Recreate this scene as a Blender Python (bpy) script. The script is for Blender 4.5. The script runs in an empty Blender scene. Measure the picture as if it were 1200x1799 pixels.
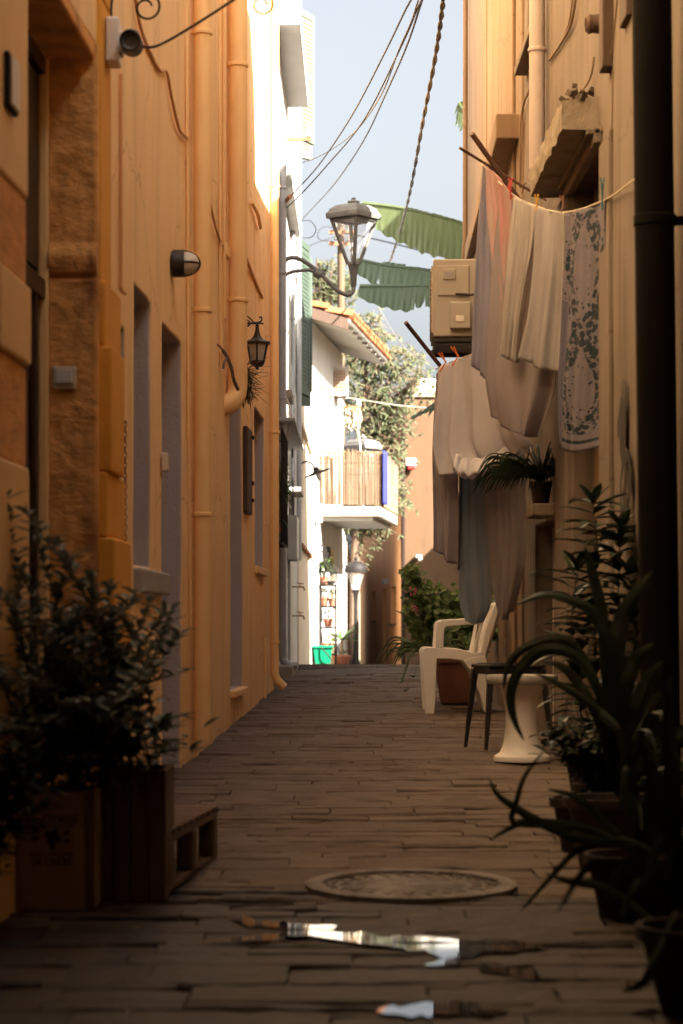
import bpy, bmesh, math, random
from mathutils import Vector, Matrix, noise
random.seed(7)
S = bpy.context.scene
COL = S.collection
R = math.radians
PI = math.pi
F, CX, HY, H = 4000.0, 600.0, 1100.0, 1.023      # focal length in photo pixels, centre column, horizon row, eye height

# ---------------------------------------------------------------- camera
cam_d = bpy.data.cameras.new('camera'); cam = bpy.data.objects.new('camera', cam_d); COL.objects.link(cam)
cam.location = (0, 0, H); cam.rotation_euler = (R(90), 0, 0)
cam_d.sensor_width = 36; cam_d.lens = F/1799*36; cam_d.shift_y = (HY-899.5)/1799
cam_d.clip_end = 800; cam_d.clip_start = .1
cam_d.dof.use_dof = True; cam_d.dof.focus_distance = 15.5; cam_d.dof.aperture_fstop = 4.0
S.camera = cam
# ---------------------------------------------------------------- daylight
SUN = Vector((.60, -.52, .58)).normalized()
sun_el = math.asin(SUN.z); sun_az = math.atan2(SUN.x, SUN.y)
W = bpy.data.worlds.new('World'); S.world = W; W.use_nodes = True
nt = W.node_tree; nt.nodes.clear()
sky = nt.nodes.new('ShaderNodeTexSky'); sky.sky_type = 'NISHITA'; sky.sun_disc = False
sky.sun_elevation = sun_el; sky.sun_rotation = sun_az
sky.air_density = 1.0; sky.dust_density = 6.0; sky.ozone_density = 1.0; sky.altitude = 0
bg = nt.nodes.new('ShaderNodeBackground'); bg.inputs[1].default_value = .050
wo = nt.nodes.new('ShaderNodeOutputWorld')
hs = nt.nodes.new('ShaderNodeHueSaturation'); hs.inputs['Saturation'].default_value = .33; hs.inputs['Value'].default_value = .72
nt.links.new(sky.outputs[0], hs.inputs['Color']); nt.links.new(hs.outputs[0], bg.inputs[0]); nt.links.new(bg.outputs[0], wo.inputs[0])
sd = bpy.data.lights.new('sun', 'SUN'); sd.energy = 4.8; sd.angle = R(.5); sd.color = (1, .93, .82)
so = bpy.data.objects.new('sun', sd); COL.objects.link(so); so.location = (8, -8, 14)
so.rotation_euler = (-SUN).to_track_quat('-Z', 'Y').to_euler()
S.view_settings.view_transform = 'Standard'; S.view_settings.look = 'None'
S.view_settings.exposure = 3.05; S.view_settings.gamma = 1
S.cycles.max_bounces = 12; S.cycles.diffuse_bounces = 8; S.cycles.use_denoising = True

# ---------------------------------------------------------------- helpers
def P(x, y, D):
    return Vector(((x-CX)*D/F, D, H+(HY-y)*D/F))
def gz(Y):                                        # height of the alley surface
    if Y < 6.9: return .19
    if Y < 23: return .0275*Y
    return .6325-.0185*(Y-23)
def gY(y):                                        # distance of the ground seen at photo row y
    return 4092.0/(y-990) if y < 1583 else (H-.19)*F/(y-HY)
def LW(a, o=0, z=0): return Vector((-1.204+.0354*a+o, a, z))      # orange house front
def BW(a, o=0, z=0): return Vector((-.60+.0075*(a-20)+o, a, z))   # white house front
def CW(a, o=0, z=0): return Vector((-.47+.11*(a-34)+o, a, z))     # balcony house front
def RW(a, o=0, z=0): return Vector((1.25-.006*a-o, a, z))         # right-hand fronts
def LD(x): return 1.204/((600-x)/F+.0354)          # distance at which photo column x meets the orange front
def RD(x): return 1.25/((x-600)/F+.006)
def zz(y, D): return H+(HY-y)*D/F
def nz(p, s=1.0): return noise.noise(Vector(p)*s)

ORG = {}
def finish(name, me, mats, parent=None, loc=None, smooth=False, mods=None):
    if not isinstance(mats, (list, tuple)): mats = [mats]
    for m in mats: me.materials.append(m)
    base = ORG[parent] if parent is not None else Vector((0, 0, 0))
    if loc is None and parent is None and len(me.vertices):
        xs = [v.co.x for v in me.vertices]; ys = [v.co.y for v in me.vertices]; zs = [v.co.z for v in me.vertices]
        loc = Vector(((min(xs)+max(xs))/2, (min(ys)+max(ys))/2, min(zs)))
    if loc is None: loc = base.copy()
    loc = Vector(loc)
    me.transform(Matrix.Translation(-loc))
    o = bpy.data.objects.new(name, me); COL.objects.link(o)
    o.location = loc-base
    if parent is not None: o.parent = parent
    ORG[o] = loc
    if smooth: me.shade_smooth()
    for m in (mods or []):
        k, a = m
        md = o.modifiers.new(k.lower(), k)
        for q, v in a.items(): setattr(md, q, v)
    return o
def tag(o, label=None, cat=None, group=None, kind=None):
    if label: o['label'] = label
    if cat: o['category'] = cat
    if group: o['group'] = group
    if kind: o['kind'] = kind
    return o
def thing(name, label, cat, loc, group=None):
    o = bpy.data.objects.new(name, None); COL.objects.link(o); o.empty_display_size = .1
    o.location = loc; ORG[o] = Vector(loc)
    return tag(o, label, cat, group)
def dup(root, loc, label, rotz=None, scale=None):
    def cp(o, par):
        c = o.copy(); COL.objects.link(c)
        if par is not None: c.parent = par
        for ch in o.children: cp(ch, c)
        return c
    c = cp(root, None); c.location = loc; ORG[c] = Vector(loc)
    if rotz is not None: c.rotation_euler.z = rotz
    if scale is not None: c.scale = (scale,)*3
    c['label'] = label
    return c
BEV = lambda w=.004, s=2: ('BEVEL', dict(width=w, segments=s, limit_method='ANGLE', angle_limit=R(40)))
KEEP = {}
SOL = lambda t=.004: ('SOLIDIFY', dict(thickness=t, offset=0))

class MB:
    def __init__(s, fm=None): s.v = []; s.f = []; s.mi = []; s.fm = fm; s.cur = 0
    def _add(s, vs, fs):
        n = len(s.v)
        s.v += [tuple(s.fm(*v)) if s.fm else tuple(v) for v in vs]
        s.f += [tuple(i+n for i in f) for f in fs]; s.mi += [s.cur]*len(fs)
        return s
    def box(s, x0, x1, y0, y1, z0, z1):
        return s._add([(x0,y0,z0),(x1,y0,z0),(x1,y1,z0),(x0,y1,z0),(x0,y0,z1),(x1,y0,z1),(x1,y1,z1),(x0,y1,z1)],
                      [(0,3,2,1),(4,5,6,7),(0,1,5,4),(1,2,6,5),(2,3,7,6),(3,0,4,7)])
    def obox(s, c, dx, dy, dz, M=None):            # oriented box about c
        M = M or Matrix.Identity(3); c = Vector(c); vs = []
        for k in (-1, 1):
            for a, b in ((-1,-1),(1,-1),(1,1),(-1,1)):
                vs.append(c+M@Vector((a*dx/2, b*dy/2, k*dz/2)))
        return s._add(vs, [(0,3,2,1),(4,5,6,7),(0,1,5,4),(1,2,6,5),(2,3,7,6),(3,0,4,7)])
    def hexa(s, bot, top):                         # eight corners
        return s._add(list(bot)+list(top), [(0,3,2,1),(4,5,6,7),(0,1,5,4),(1,2,6,5),(2,3,7,6),(3,0,4,7)])
    def quad(s, a, b, c, d): return s._add([a,b,c,d], [(0,1,2,3)])
    def prism(s, poly, f0, f1):                    # poly list of 2-D, f0/f1 map 2-D to 3-D
        n = len(poly)
        return s._add([f0(p) for p in poly]+[f1(p) for p in poly],
                      [tuple(range(n))[::-1], tuple(range(n, 2*n))]+[(i,(i+1)%n,(i+1)%n+n,i+n) for i in range(n)])
    def tube(s, pts, r, n=8, closed=False):
        pts = [Vector(s.fm(*p)) if s.fm else Vector(p) for p in pts]; fm = s.fm; s.fm = None
        m = len(pts); rr = r if isinstance(r, (list, tuple)) else [r]*m
        up = None; vs = []
        for i, p in enumerate(pts):
            if closed: t = pts[(i+1) % m]-pts[i-1]
            else: t = pts[min(i+1, m-1)]-pts[max(i-1, 0)]
            if t.length < 1e-9: t = Vector((0,0,1))
            t.normalize()
            if up is None:
                up = Vector((0,0,1)) if abs(t.z) < .9 else Vector((1,0,0))
            a = up-t*up.dot(t)
            if a.length < 1e-6: a = t.orthogonal()
            a.normalize(); b = t.cross(a); up = a
            for k in range(n):
                th = 2*PI*k/n; vs.append(p+(a*math.cos(th)+b*math.sin(th))*rr[i])
        fs = []
        for i in range(m if closed else m-1):
            j = (i+1) % m
            for k in range(n):
                l = (k+1) % n; fs.append((i*n+k, i*n+l, j*n+l, j*n+k))
        if not closed: fs += [tuple(range(n))[::-1], tuple(range((m-1)*n, m*n))]
        s._add(vs, fs); s.fm = fm; return s
    def lathe(s, prof, c, n=24, M=None, cap=True):
        c = Vector(c); M = M or Matrix.Identity(3); vs = []; fs = []
        for (r, z) in prof:
            for k in range(n):
                th = 2*PI*(k+.5)/n; vs.append(c+M@Vector((r*math.cos(th), r*math.sin(th), z)))
        for i in range(len(prof)-1):
            for k in range(n):
                l = (k+1) % n; fs.append((i*n+k, i*n+l, (i+1)*n+l, (i+1)*n+k))
        if cap: fs += [tuple(range(n))[::-1], tuple(range((len(prof)-1)*n, len(prof)*n))]
        return s._add(vs, fs)
    def grid(s, fn, nu, nv):
        vs = [fn(u/nu, v/nv) for v in range(nv+1) for u in range(nu+1)]
        fs = [(v*(nu+1)+u, v*(nu+1)+u+1, (v+1)*(nu+1)+u+1, (v+1)*(nu+1)+u) for v in range(nv) for u in range(nu)]
        return s._add(vs, fs)
    def leaf(s, base, d, L, w, droop=.3, fold=.25, n=4, up=Vector((0,0,1)), curl=0):
        d = Vector(d).normalized(); side = d.cross(up)
        if side.length < 1e-3: side = Vector((1,0,0))
        side.normalize(); p = Vector(base); vs = []; dd = d.copy()
        for i in range(n+1):
            t = i/n; ww = w*(math.sin(PI*min(1, t*.94+.06))**.75)*.5 if i < n else w*.03
            nn = side.cross(dd).normalized()
            vs += [p-side*ww+nn*ww*fold, p.copy(), p+side*ww+nn*ww*fold]
            p = p+dd*L/n; dd = (dd-Vector((0,0,1))*droop/n*2*(.4+t)+side*curl/n).normalized()
        fs = []
        for i in range(n):
            a = i*3; fs += [(a,a+1,a+4,a+3),(a+1,a+2,a+5,a+4)]
        return s._add(vs, fs)
    def build(s, name, mats, parent=None, loc=None, smooth=False, mods=None, merge=False):
        me = bpy.data.meshes.new(name); me.from_pydata(s.v, [], s.f)
        me.polygons.foreach_set('material_index', s.mi); me.update()
        if merge or smooth:
            bm = bmesh.new(); bm.from_mesh(me)
            if merge: bmesh.ops.remove_doubles(bm, verts=bm.verts, dist=1e-4)
            bmesh.ops.recalc_face_normals(bm, faces=bm.faces)
            bm.to_mesh(me); bm.free()
        o = finish(name, me, mats, parent, loc, False, mods)
        if smooth:
            me.shade_smooth()
            if smooth == 'auto': me.set_sharp_from_angle(angle=R(38))
        return o
def cat(pts, n=8):                                 # Catmull-Rom through points
    pts = [Vector(p) for p in pts]; q = [2*pts[0]-pts[1]]+pts+[2*pts[-1]-pts[-2]]; out = []
    for i in range(1, len(q)-2):
        a, b, c, d = q[i-1:i+3]
        for k in range(n):
            t = k/n
            out.append(.5*((2*b)+(c-a)*t+(2*a-5*b+4*c-d)*t*t+(3*b-a-3*c+d)*t**3))
    out.append(pts[-1]); return out
def catmap(rows, nu, nv):                          # smooth surface through rows of control points
    rr = [cat(r, nu) for r in rows]
    cols = [cat([r[i] for r in rr], nv) for i in range(len(rr[0]))]
    return [[cols[i][j] for i in range(len(cols))] for j in range(len(cols[0]))]

# ---------------------------------------------------------------- materials
MATS = {}
def mat(name, col, rough=.7, col2=None, scale=3.0, bump=0.0, bscale=60.0, metal=0.0, spec=.5, stretch=(1,1,1),
        stain=None, stain_scale=1.5, stain_lo=.55, stain_hi=.75, trans=0.0, detail=6, island=None, sheen=0, streak=None):
    if name in MATS: return MATS[name]
    m = bpy.data.materials.new(name); m.use_nodes = True; MATS[name] = m
    n = m.node_tree.nodes; l = m.node_tree.links; b = n['Principled BSDF']
    b.inputs['Roughness'].default_value = rough; b.inputs['Metallic'].default_value = metal
    b.inputs['Specular IOR Level'].default_value = spec
    col = (*col, 1)
    tc = n.new('ShaderNodeTexCoord'); mp = n.new('ShaderNodeMapping'); mp.inputs['Scale'].default_value = stretch
    l.new(tc.outputs['Object'], mp.inputs[0])
    cur = None
    if col2 is not None:
        t = n.new('ShaderNodeTexNoise'); t.inputs['Scale'].default_value = scale; t.inputs['Detail'].default_value = detail
        l.new(mp.outputs[0], t.inputs[0])
        r = n.new('ShaderNodeMapRange'); r.inputs[1].default_value = .32; r.inputs[2].default_value = .68
        l.new(t.outputs[0], r.inputs[0])
        x = n.new('ShaderNodeMix'); x.data_type = 'RGBA'; x.inputs[6].default_value = col; x.inputs[7].default_value = (*col2, 1)
        l.new(r.outputs[0], x.inputs[0]); cur = x.outputs[2]
    if island is not None:
        g = n.new('ShaderNodeNewGeometry'); x = n.new('ShaderNodeMix'); x.data_type = 'RGBA'
        mr = n.new('ShaderNodeMapRange'); mr.inputs[3].default_value = 0; mr.inputs[4].default_value = island[1]
        l.new(g.outputs['Random Per Island'], mr.inputs[0]); l.new(mr.outputs[0], x.inputs[0])
        x.inputs[6].default_value = col
        if cur: l.new(cur, x.inputs[6])
        x.inputs[7].default_value = (*island[0], 1); cur = x.outputs[2]
    if stain is not None:
        t = n.new('ShaderNodeTexNoise'); t.inputs['Scale'].default_value = stain_scale; t.inputs['Detail'].default_value = 8
        t.inputs['Roughness'].default_value = .65
        mp2 = n.new('ShaderNodeMapping'); mp2.inputs['Scale'].default_value = (1, 1, .35); mp2.inputs['Location'].default_value = (3.3, 7.1, 1.9)
        l.new(tc.outputs['Object'], mp2.inputs[0]); l.new(mp2.outputs[0], t.inputs[0])
        r = n.new('ShaderNodeMapRange'); r.inputs[1].default_value = stain_lo; r.inputs[2].default_value = stain_hi
        l.new(t.outputs[0], r.inputs[0])
        x = n.new('ShaderNodeMix'); x.data_type = 'RGBA'; x.inputs[6].default_value = col; x.inputs[7].default_value = (*stain, 1)
        if cur: l.new(cur, x.inputs[6])
        l.new(r.outputs[0], x.inputs[0]); cur = x.outputs[2]
    if streak is not None:                          # rain streaks: noise drawn out downwards
        t = n.new('ShaderNodeTexNoise'); t.inputs['Scale'].default_value = 1.0; t.inputs['Detail'].default_value = 6
        mp3 = n.new('ShaderNodeMapping'); mp3.inputs['Scale'].default_value = (7, 7, .55); l.new(tc.outputs['Object'], mp3.inputs[0]); l.new(mp3.outputs[0], t.inputs[0])
        r = n.new('ShaderNodeMapRange'); r.inputs[1].default_value = .50; r.inputs[2].default_value = .72; r.inputs[4].default_value = streak; l.new(t.outputs[0], r.inputs[0])
        x = n.new('ShaderNodeMix'); x.data_type = 'RGBA'; x.blend_type = 'MULTIPLY'; x.inputs[7].default_value = (.55, .48, .42, 1)
        l.new(cur, x.inputs[6]); l.new(r.outputs[0], x.inputs[0]); cur = x.outputs[2]
        v = n.new('ShaderNodeTexVoronoi'); v.feature = 'DISTANCE_TO_EDGE'; v.inputs['Scale'].default_value = .9   # hairline cracks
        w = n.new('ShaderNodeTexNoise'); w.inputs['Scale'].default_value = 3; w.inputs['Detail'].default_value = 5
        ad = n.new('ShaderNodeMix'); ad.data_type = 'VECTOR'; ad.inputs[0].default_value = .25; l.new(tc.outputs['Object'], w.inputs[0]); l.new(tc.outputs['Object'], ad.inputs[4]); l.new(w.outputs[1], ad.inputs[5]); l.new(ad.outputs[1], v.inputs[0])
        r = n.new('ShaderNodeMapRange'); r.inputs[1].default_value = .0; r.inputs[2].default_value = .006; r.inputs[3].default_value = .6; r.inputs[4].default_value = 0; l.new(v.outputs['Distance'], r.inputs[0])
        x = n.new('ShaderNodeMix'); x.data_type = 'RGBA'; x.blend_type = 'MULTIPLY'; x.inputs[7].default_value = (.45, .36, .30, 1)
        l.new(cur, x.inputs[6]); l.new(r.outputs[0], x.inputs[0]); cur = x.outputs[2]
    if cur: l.new(cur, b.inputs['Base Color'])
    else: b.inputs['Base Color'].default_value = col
    if bump > 0:
        t = n.new('ShaderNodeTexNoise'); t.inputs['Scale'].default_value = bscale; t.inputs['Detail'].default_value = 8
        t.inputs['Roughness'].default_value = .6
        l.new(mp.outputs[0], t.inputs[0])
        h = n.new('ShaderNodeBump'); h.inputs['Strength'].default_value = min(1, bump); h.inputs['Distance'].default_value = .01
        l.new(t.outputs[0], h.inputs['Height']); l.new(h.outputs[0], b.inputs['Normal'])
    if sheen: b.inputs['Sheen Weight'].default_value = sheen
    if trans > 0:                                   # thin things light comes through (leaves, cloth)
        o = n['Material Output']; tr = n.new('ShaderNodeBsdfTranslucent'); ms = n.new('ShaderNodeMixShader')
        ms.inputs[0].default_value = trans
        if cur: l.new(cur, tr.inputs[0])
        else: tr.inputs[0].default_value = col
        l.new(b.outputs[0], ms.inputs[1]); l.new(tr.outputs[0], ms.inputs[2]); l.new(ms.outputs[0], o.inputs[0])
    return m
def glass(name, col=(.9,.93,.95), rough=.05, alpha=.35):
    if name in MATS: return MATS[name]
    m = bpy.data.materials.new(name); m.use_nodes = True; MATS[name] = m
    n = m.node_tree.nodes; l = m.node_tree.links; b = n['Principled BSDF']
    b.inputs['Base Color'].default_value = (*col, 1); b.inputs['Roughness'].default_value = rough
    tr = n.new('ShaderNodeBsdfTransparent'); ms = n.new('ShaderNodeMixShader'); ms.inputs[0].default_value = alpha
    l.new(tr.outputs[0], ms.inputs[1]); l.new(b.outputs[0], ms.inputs[2]); l.new(ms.outputs[0], n['Material Output'].inputs[0])
    return m
OR = (.94, .66, .335)
mat('orange_plaster', OR, .85, (.91,.61,.29), 2.2, .4, 55, stain=(.66,.40,.17), stain_lo=.58, stain_hi=.9, streak=.28)
mat('deep_yellow', (.80,.38,.04), .75, (.72,.33,.035), 4, .3, 40)
mat('orange_paint', (.90,.60,.27), .6, (.87,.55,.23), 5, .1, 30)
mat('reveal_plaster', (.50,.42,.39), .9, (.45,.37,.345), 3, .5, 70)
mat('rough_stone', (.88,.44,.14), .95, (.64,.31,.09), 9, 1.0, 26, stain=(.12,.035,.03), stain_scale=2.2, stain_lo=.60, stain_hi=.72, stretch=(1,1,1.6))
mat('dark_door', (.035,.016,.010), .45, (.05,.022,.014), 8, .2, 40)
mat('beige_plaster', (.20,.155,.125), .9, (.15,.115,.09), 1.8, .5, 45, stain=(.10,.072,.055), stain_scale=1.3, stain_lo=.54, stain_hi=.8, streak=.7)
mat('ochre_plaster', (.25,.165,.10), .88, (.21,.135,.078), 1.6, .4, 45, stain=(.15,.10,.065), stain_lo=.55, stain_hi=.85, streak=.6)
mat('far_orange_lit', (.62,.31,.125), .9, (.54,.26,.10), .8, .3, 30)  # brighter copy of far_orange: missing bounce light put into the side wall's colour
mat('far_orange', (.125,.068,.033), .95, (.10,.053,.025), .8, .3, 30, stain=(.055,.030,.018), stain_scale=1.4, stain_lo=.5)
mat('white_wall', (.50,.475,.44), .9, (.44,.415,.375), 1.5, .35, 40, stain=(.50,.45,.38), stain_scale=1.2, stain_lo=.58, stain_hi=.8, streak=.4)
mat('cream_wall', (.62,.52,.38), .9, (.55,.45,.32), 3, .5, 25)
mat('concrete', (.33,.28,.22), .95, (.25,.20,.15), 6, .8, 30, stain=(.13,.09,.06), stain_scale=5, stain_lo=.5, stain_hi=.7)
mat('paving', (.165,.124,.102), .8, (.110,.081,.066), 6, 1.0, 22, spec=.18, island=((.10,.074,.06), .75), stain=(.06,.044,.035), stain_scale=3.0, stain_lo=.5, stain_hi=.75)
mat('mortar', (.085,.060,.047), .95, (.05,.035,.03), 8, .8, 40)
mat('grey_pipe', (.30,.30,.31), .5, (.25,.25,.26), 5, .1, 40)
mat('white_paint', (.36,.345,.32), .6, (.31,.295,.27), 4, .15, 40)
mat('iron', (.012,.010,.010), .6, (.02,.016,.014), 12, .2, 60, spec=.2)

def damp_shade(m):                                        # puddle damp plus foreground shade painted into the colour; glossier, with a ragged outline
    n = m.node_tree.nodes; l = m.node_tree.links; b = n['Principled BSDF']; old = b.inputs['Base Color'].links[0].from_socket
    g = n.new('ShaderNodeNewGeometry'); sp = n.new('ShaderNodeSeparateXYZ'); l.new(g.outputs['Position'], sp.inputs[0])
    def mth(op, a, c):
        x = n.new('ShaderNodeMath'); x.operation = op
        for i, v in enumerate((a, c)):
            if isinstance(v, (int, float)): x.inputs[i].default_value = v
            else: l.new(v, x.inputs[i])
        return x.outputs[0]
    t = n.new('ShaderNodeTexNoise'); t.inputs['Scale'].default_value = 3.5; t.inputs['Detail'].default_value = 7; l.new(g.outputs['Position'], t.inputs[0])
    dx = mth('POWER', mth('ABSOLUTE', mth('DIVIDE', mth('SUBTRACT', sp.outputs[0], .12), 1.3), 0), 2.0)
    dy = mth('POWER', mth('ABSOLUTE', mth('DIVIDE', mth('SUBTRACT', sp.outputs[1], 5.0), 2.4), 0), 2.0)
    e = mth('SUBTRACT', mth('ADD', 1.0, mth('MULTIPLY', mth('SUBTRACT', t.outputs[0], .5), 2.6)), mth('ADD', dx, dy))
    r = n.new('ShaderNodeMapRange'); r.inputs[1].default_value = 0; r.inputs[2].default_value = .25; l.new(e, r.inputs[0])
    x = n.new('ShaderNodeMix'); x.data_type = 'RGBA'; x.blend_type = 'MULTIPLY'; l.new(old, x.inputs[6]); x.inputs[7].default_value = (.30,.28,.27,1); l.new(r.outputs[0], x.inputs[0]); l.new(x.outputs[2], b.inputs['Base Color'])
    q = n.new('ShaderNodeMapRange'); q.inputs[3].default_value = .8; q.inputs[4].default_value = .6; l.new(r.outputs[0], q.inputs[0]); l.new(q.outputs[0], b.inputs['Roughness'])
damp_shade(MATS['paving'])
# ================================================================ SETTING
M = MATS
def strip(name, x0, x1, ys, zf, m):
    b = MB(); n = len(ys)
    b._add([(x, y, zf(y)) for y in ys for x in (x0, x1)], [(2*i, 2*i+1, 2*i+3, 2*i+2) for i in range(n-1)])
    return b.build(name, m)
ys = [-12, 0, 4, 6.9, 9, 12, 16, 20, 23, 26, 30, 35, 45, 60, 90, 160, 400]
tag(strip('ground', -300, 300, ys, lambda y: gz(y)-.02 if y < 60 else gz(60)-.02, M['mortar']), kind='structure')
# slabs of the alley: rows across the street, every edge uneven
b = MB(); rnd = random.Random(3); Y = -3.0
while Y < 46:
    d = rnd.choice((.05,.07,.09,.11,.13,.16,.2,.25)); X = -1.9-rnd.random()*.6
    lim = 1.5 if Y < 21 else 3.0
    skew = rnd.uniform(-.012, .012)
    while X < lim:
        w = rnd.uniform(.18, .6) if d > .12 else rnd.uniform(.14, .7)
        g = .0006+rnd.random()**2*.0045; n = max(3, int(w/.055)); hz = rnd.uniform(-.004, .004) if 4 < Y < 7 else rnd.uniform(-.004, .004)
        tl = rnd.uniform(-.007, .007); tr_ = rnd.uniform(-.01, .01)
        top = []; bot = []; lo = []
        for i in range(n+1):
            t = i/n; x = X+g+(w-2*g)*t
            j0 = rnd.uniform(-.005, .011) if 0 < i < n else rnd.uniform(.0, .02); j1 = rnd.uniform(-.005, .011) if 0 < i < n else rnd.uniform(.0, .02)
            y0 = Y+g+j0+skew*x; y1 = Y+d-g-j1+skew*x
            z0 = gz(y0)+hz+tl*(t-.5)+tr_*(-.5)+rnd.uniform(-.002,.002); z1 = gz(y1)+hz+tl*(t-.5)+tr_*.5+rnd.uniform(-.002,.002)
            bot.append((x, y0, z0)); top.append((x, y1, z1)); lo.append((x, y0, z0-.03))
        m_ = n+1
        up = [(x, y+.008, z) for (x, y, z) in bot]; side = [(x, y, z-.007) for (x, y, z) in bot]
        b._add(lo+side+up+top, [(i, i+1, m_+i+1, m_+i) for i in range(n)]+[(m_+i, m_+i+1, 2*m_+i+1, 2*m_+i) for i in range(n)]
               +[(2*m_+i, 2*m_+i+1, 3*m_+i+1, 3*m_+i) for i in range(n)])
        X += w
    Y += d
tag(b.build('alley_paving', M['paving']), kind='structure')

def wall(fm, a0, a1, z1, holes, mats, parent, name='wall', z0=-.6, step=.16, amp=.006, thick=.45, seed=0, bev=.012):
    """a plastered front: fm maps (along, out, up); holes = (a0, a1, z0, z1, depth). Faces: 0 front, 1 reveals and backs."""
    ca = sorted(set([a0, a1]+[round(h[i], 4) for h in holes for i in (0, 1)]+[a0+step*i for i in range(1, int((a1-a0)/step))]))
    cz = sorted(set([z0, z1]+[round(h[i], 4) for h in holes for i in (2, 3)]+[z0+step*i for i in range(1, int((z1-z0)/step))]))
    def thin(c, keep):
        out = [c[0]]
        for v in c[1:]:
            if v-out[-1] < .035 and not (v in keep and out[-1] in keep):
                if v in keep: out[-1] = v
                continue
            out.append(v)
        return out
    ka = set([round(h[i], 4) for h in holes for i in (0, 1)]+[a0, a1]); kz = set([round(h[i], 4) for h in holes for i in (2, 3)]+[z0, z1])
    ca = thin(ca, ka); cz = thin(cz, kz)
    def wob(a, z): return amp*(noise.noise(Vector((a*.9, z*.5, seed)))*1.6+noise.noise(Vector((a*4, z*3, seed+5)))*.5)
    b = MB(fm)
    def inh(a, z):
        for h in holes:
            if h[0]-1e-6 < a < h[1]+1e-6 and h[2]-1e-6 < z < h[3]+1e-6: return h
    for i in range(len(ca)-1):
        for j in range(len(cz)-1):
            A, B_, C, D = ca[i], ca[i+1], cz[j], cz[j+1]
            h = inh((A+B_)/2, (C+D)/2)
            if h is None:
                b.cur = 0; b.quad((A, wob(A,C), C), (B_, wob(B_,C), C), (B_, wob(B_,D), D), (A, wob(A,D), D))
            else:
                b.cur = 1; dp = -h[4]
                b.quad((A, dp, C), (B_, dp, C), (B_, dp, D), (A, dp, D))
                for (e, x) in ((A, h[0]), (B_, h[1])):
                    if abs(e-x) < 1e-3: b.quad((e, wob(e,C), C), (e, dp, C), (e, dp, D), (e, wob(e,D), D))
                for (e, x) in ((C, h[2]), (D, h[3])):
                    if abs(e-x) < 1e-3: b.quad((A, wob(A,e), e), (B_, wob(B_,e), e), (B_, dp, e), (A, dp, e))
    b.cur = 0
    t = -thick
    b.quad((a0, t, z0), (a1, t, z0), (a1, t, z1), (a0, t, z1))
    for e in (a0, a1):
        for j in range(len(cz)-1): b.quad((e, wob(e,cz[j]), cz[j]), (e, t, cz[j]), (e, t, cz[j+1]), (e, wob(e,cz[j+1]), cz[j+1]))
    for i in range(len(ca)-1): b.quad((ca[i], wob(ca[i],z1), z1), (ca[i+1], wob(ca[i+1],z1), z1), (ca[i+1], t, z1), (ca[i], t, z1))
    return b.build(name, mats, parent, mods=[BEV(bev, 2)] if bev else None, merge=True, smooth='auto')

def body(fm, a0, a1, z1, depth, m, parent, name='rear_wall', off=.47):
    b = MB(fm); b.box(a0+.02, a1-.02, -depth, -off, -.6, z1-.05); return b.build(name, m, parent)

# ---- A: orange house on the left, from behind the camera to 18.4 m
A = thing('orange_house', 'long orange plastered house front filling the left side of the alley', 'house', LW(9, -1, gz(9)))
dA = 6.86; dB = LD(168)
W1 = (LD(235), LD(265), zz(992, LD(240)), zz(499, LD(235)), .30)
W2 = (LD(287), LD(319), gz(11)-.1, zz(567, LD(287)), .30)
W3 = (LD(403), LD(425), zz(1212, LD(412)), 2.62, .30)
W4 = (LD(447), LD(464), zz(998, LD(455)), zz(715, LD(447)), .22)
NI = (LD(203.5), LD(219), zz(748, LD(212)), zz(567, LD(205)), .12)
HA = [(dA, dB, gz(7)-.15, zz(80, dB), .24), W1, W2, W3, W4, NI]
wall(LW, -4, 18.4, 12, HA, [M['orange_plaster'], M['reveal_plaster']], A, amp=.010)
body(LW, -4, 18.4, 12, 4.5, M['orange_plaster'], A)
# ---- B: white house
B = thing('white_house', 'narrow white plastered house with green shutters just past the orange house', 'house', BW(23, -1, gz(23)))
HB = [(21.0, 21.9, 1.6, 2.9, .2), (22.6, 23.4, 1.5, 3.6, .2), (24.3, 25.2, .2, 2.4, .25), (26.3, 27.3, 3.8, 5.6, .2)]
wall(BW, 18.44, 28, 9.6, HB, [M['white_wall'], M['white_wall']], B, seed=3)
body(BW, 18.46, 28, 9.6, 4, M['white_wall'], B)
# ---- B2: low cream house between the white ones
def B2W(a, o=0, z=0): return Vector((-.53+.012*(a-28.3)+o, a, z))
B2 = thing('cream_house', 'low cream stone house front squeezed between two white houses', 'house', B2W(31, -1, gz(31)))
wall(B2W, 28.3, 33.7, 5.0, [(29.3, 30.4, 2.55, 3.6, .18)], [M['cream_wall'], M['cream_wall']], B2, seed=4)
body(B2W, 28.3, 33.7, 5.0, 4, M['cream_wall'], B2)
# ---- C: balcony house
C = thing('balcony_house', 'sunlit white house with a tiled eave and a reed screened balcony', 'house', CW(36, -1, gz(36)))
HC = [(35.35, 35.75, 2.95, 4.75, .16), (36.5, 37.0, 2.95, 4.75, .16), (36.7, 37.2, .4, 2.25, .2)]
wall(CW, 34, 38.5, 5.62, HC, [M['white_wall'], M['cream_wall']], C, seed=6)
body(CW, 34, 38.5, 5.5, 4, M['white_wall'], C)
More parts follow.
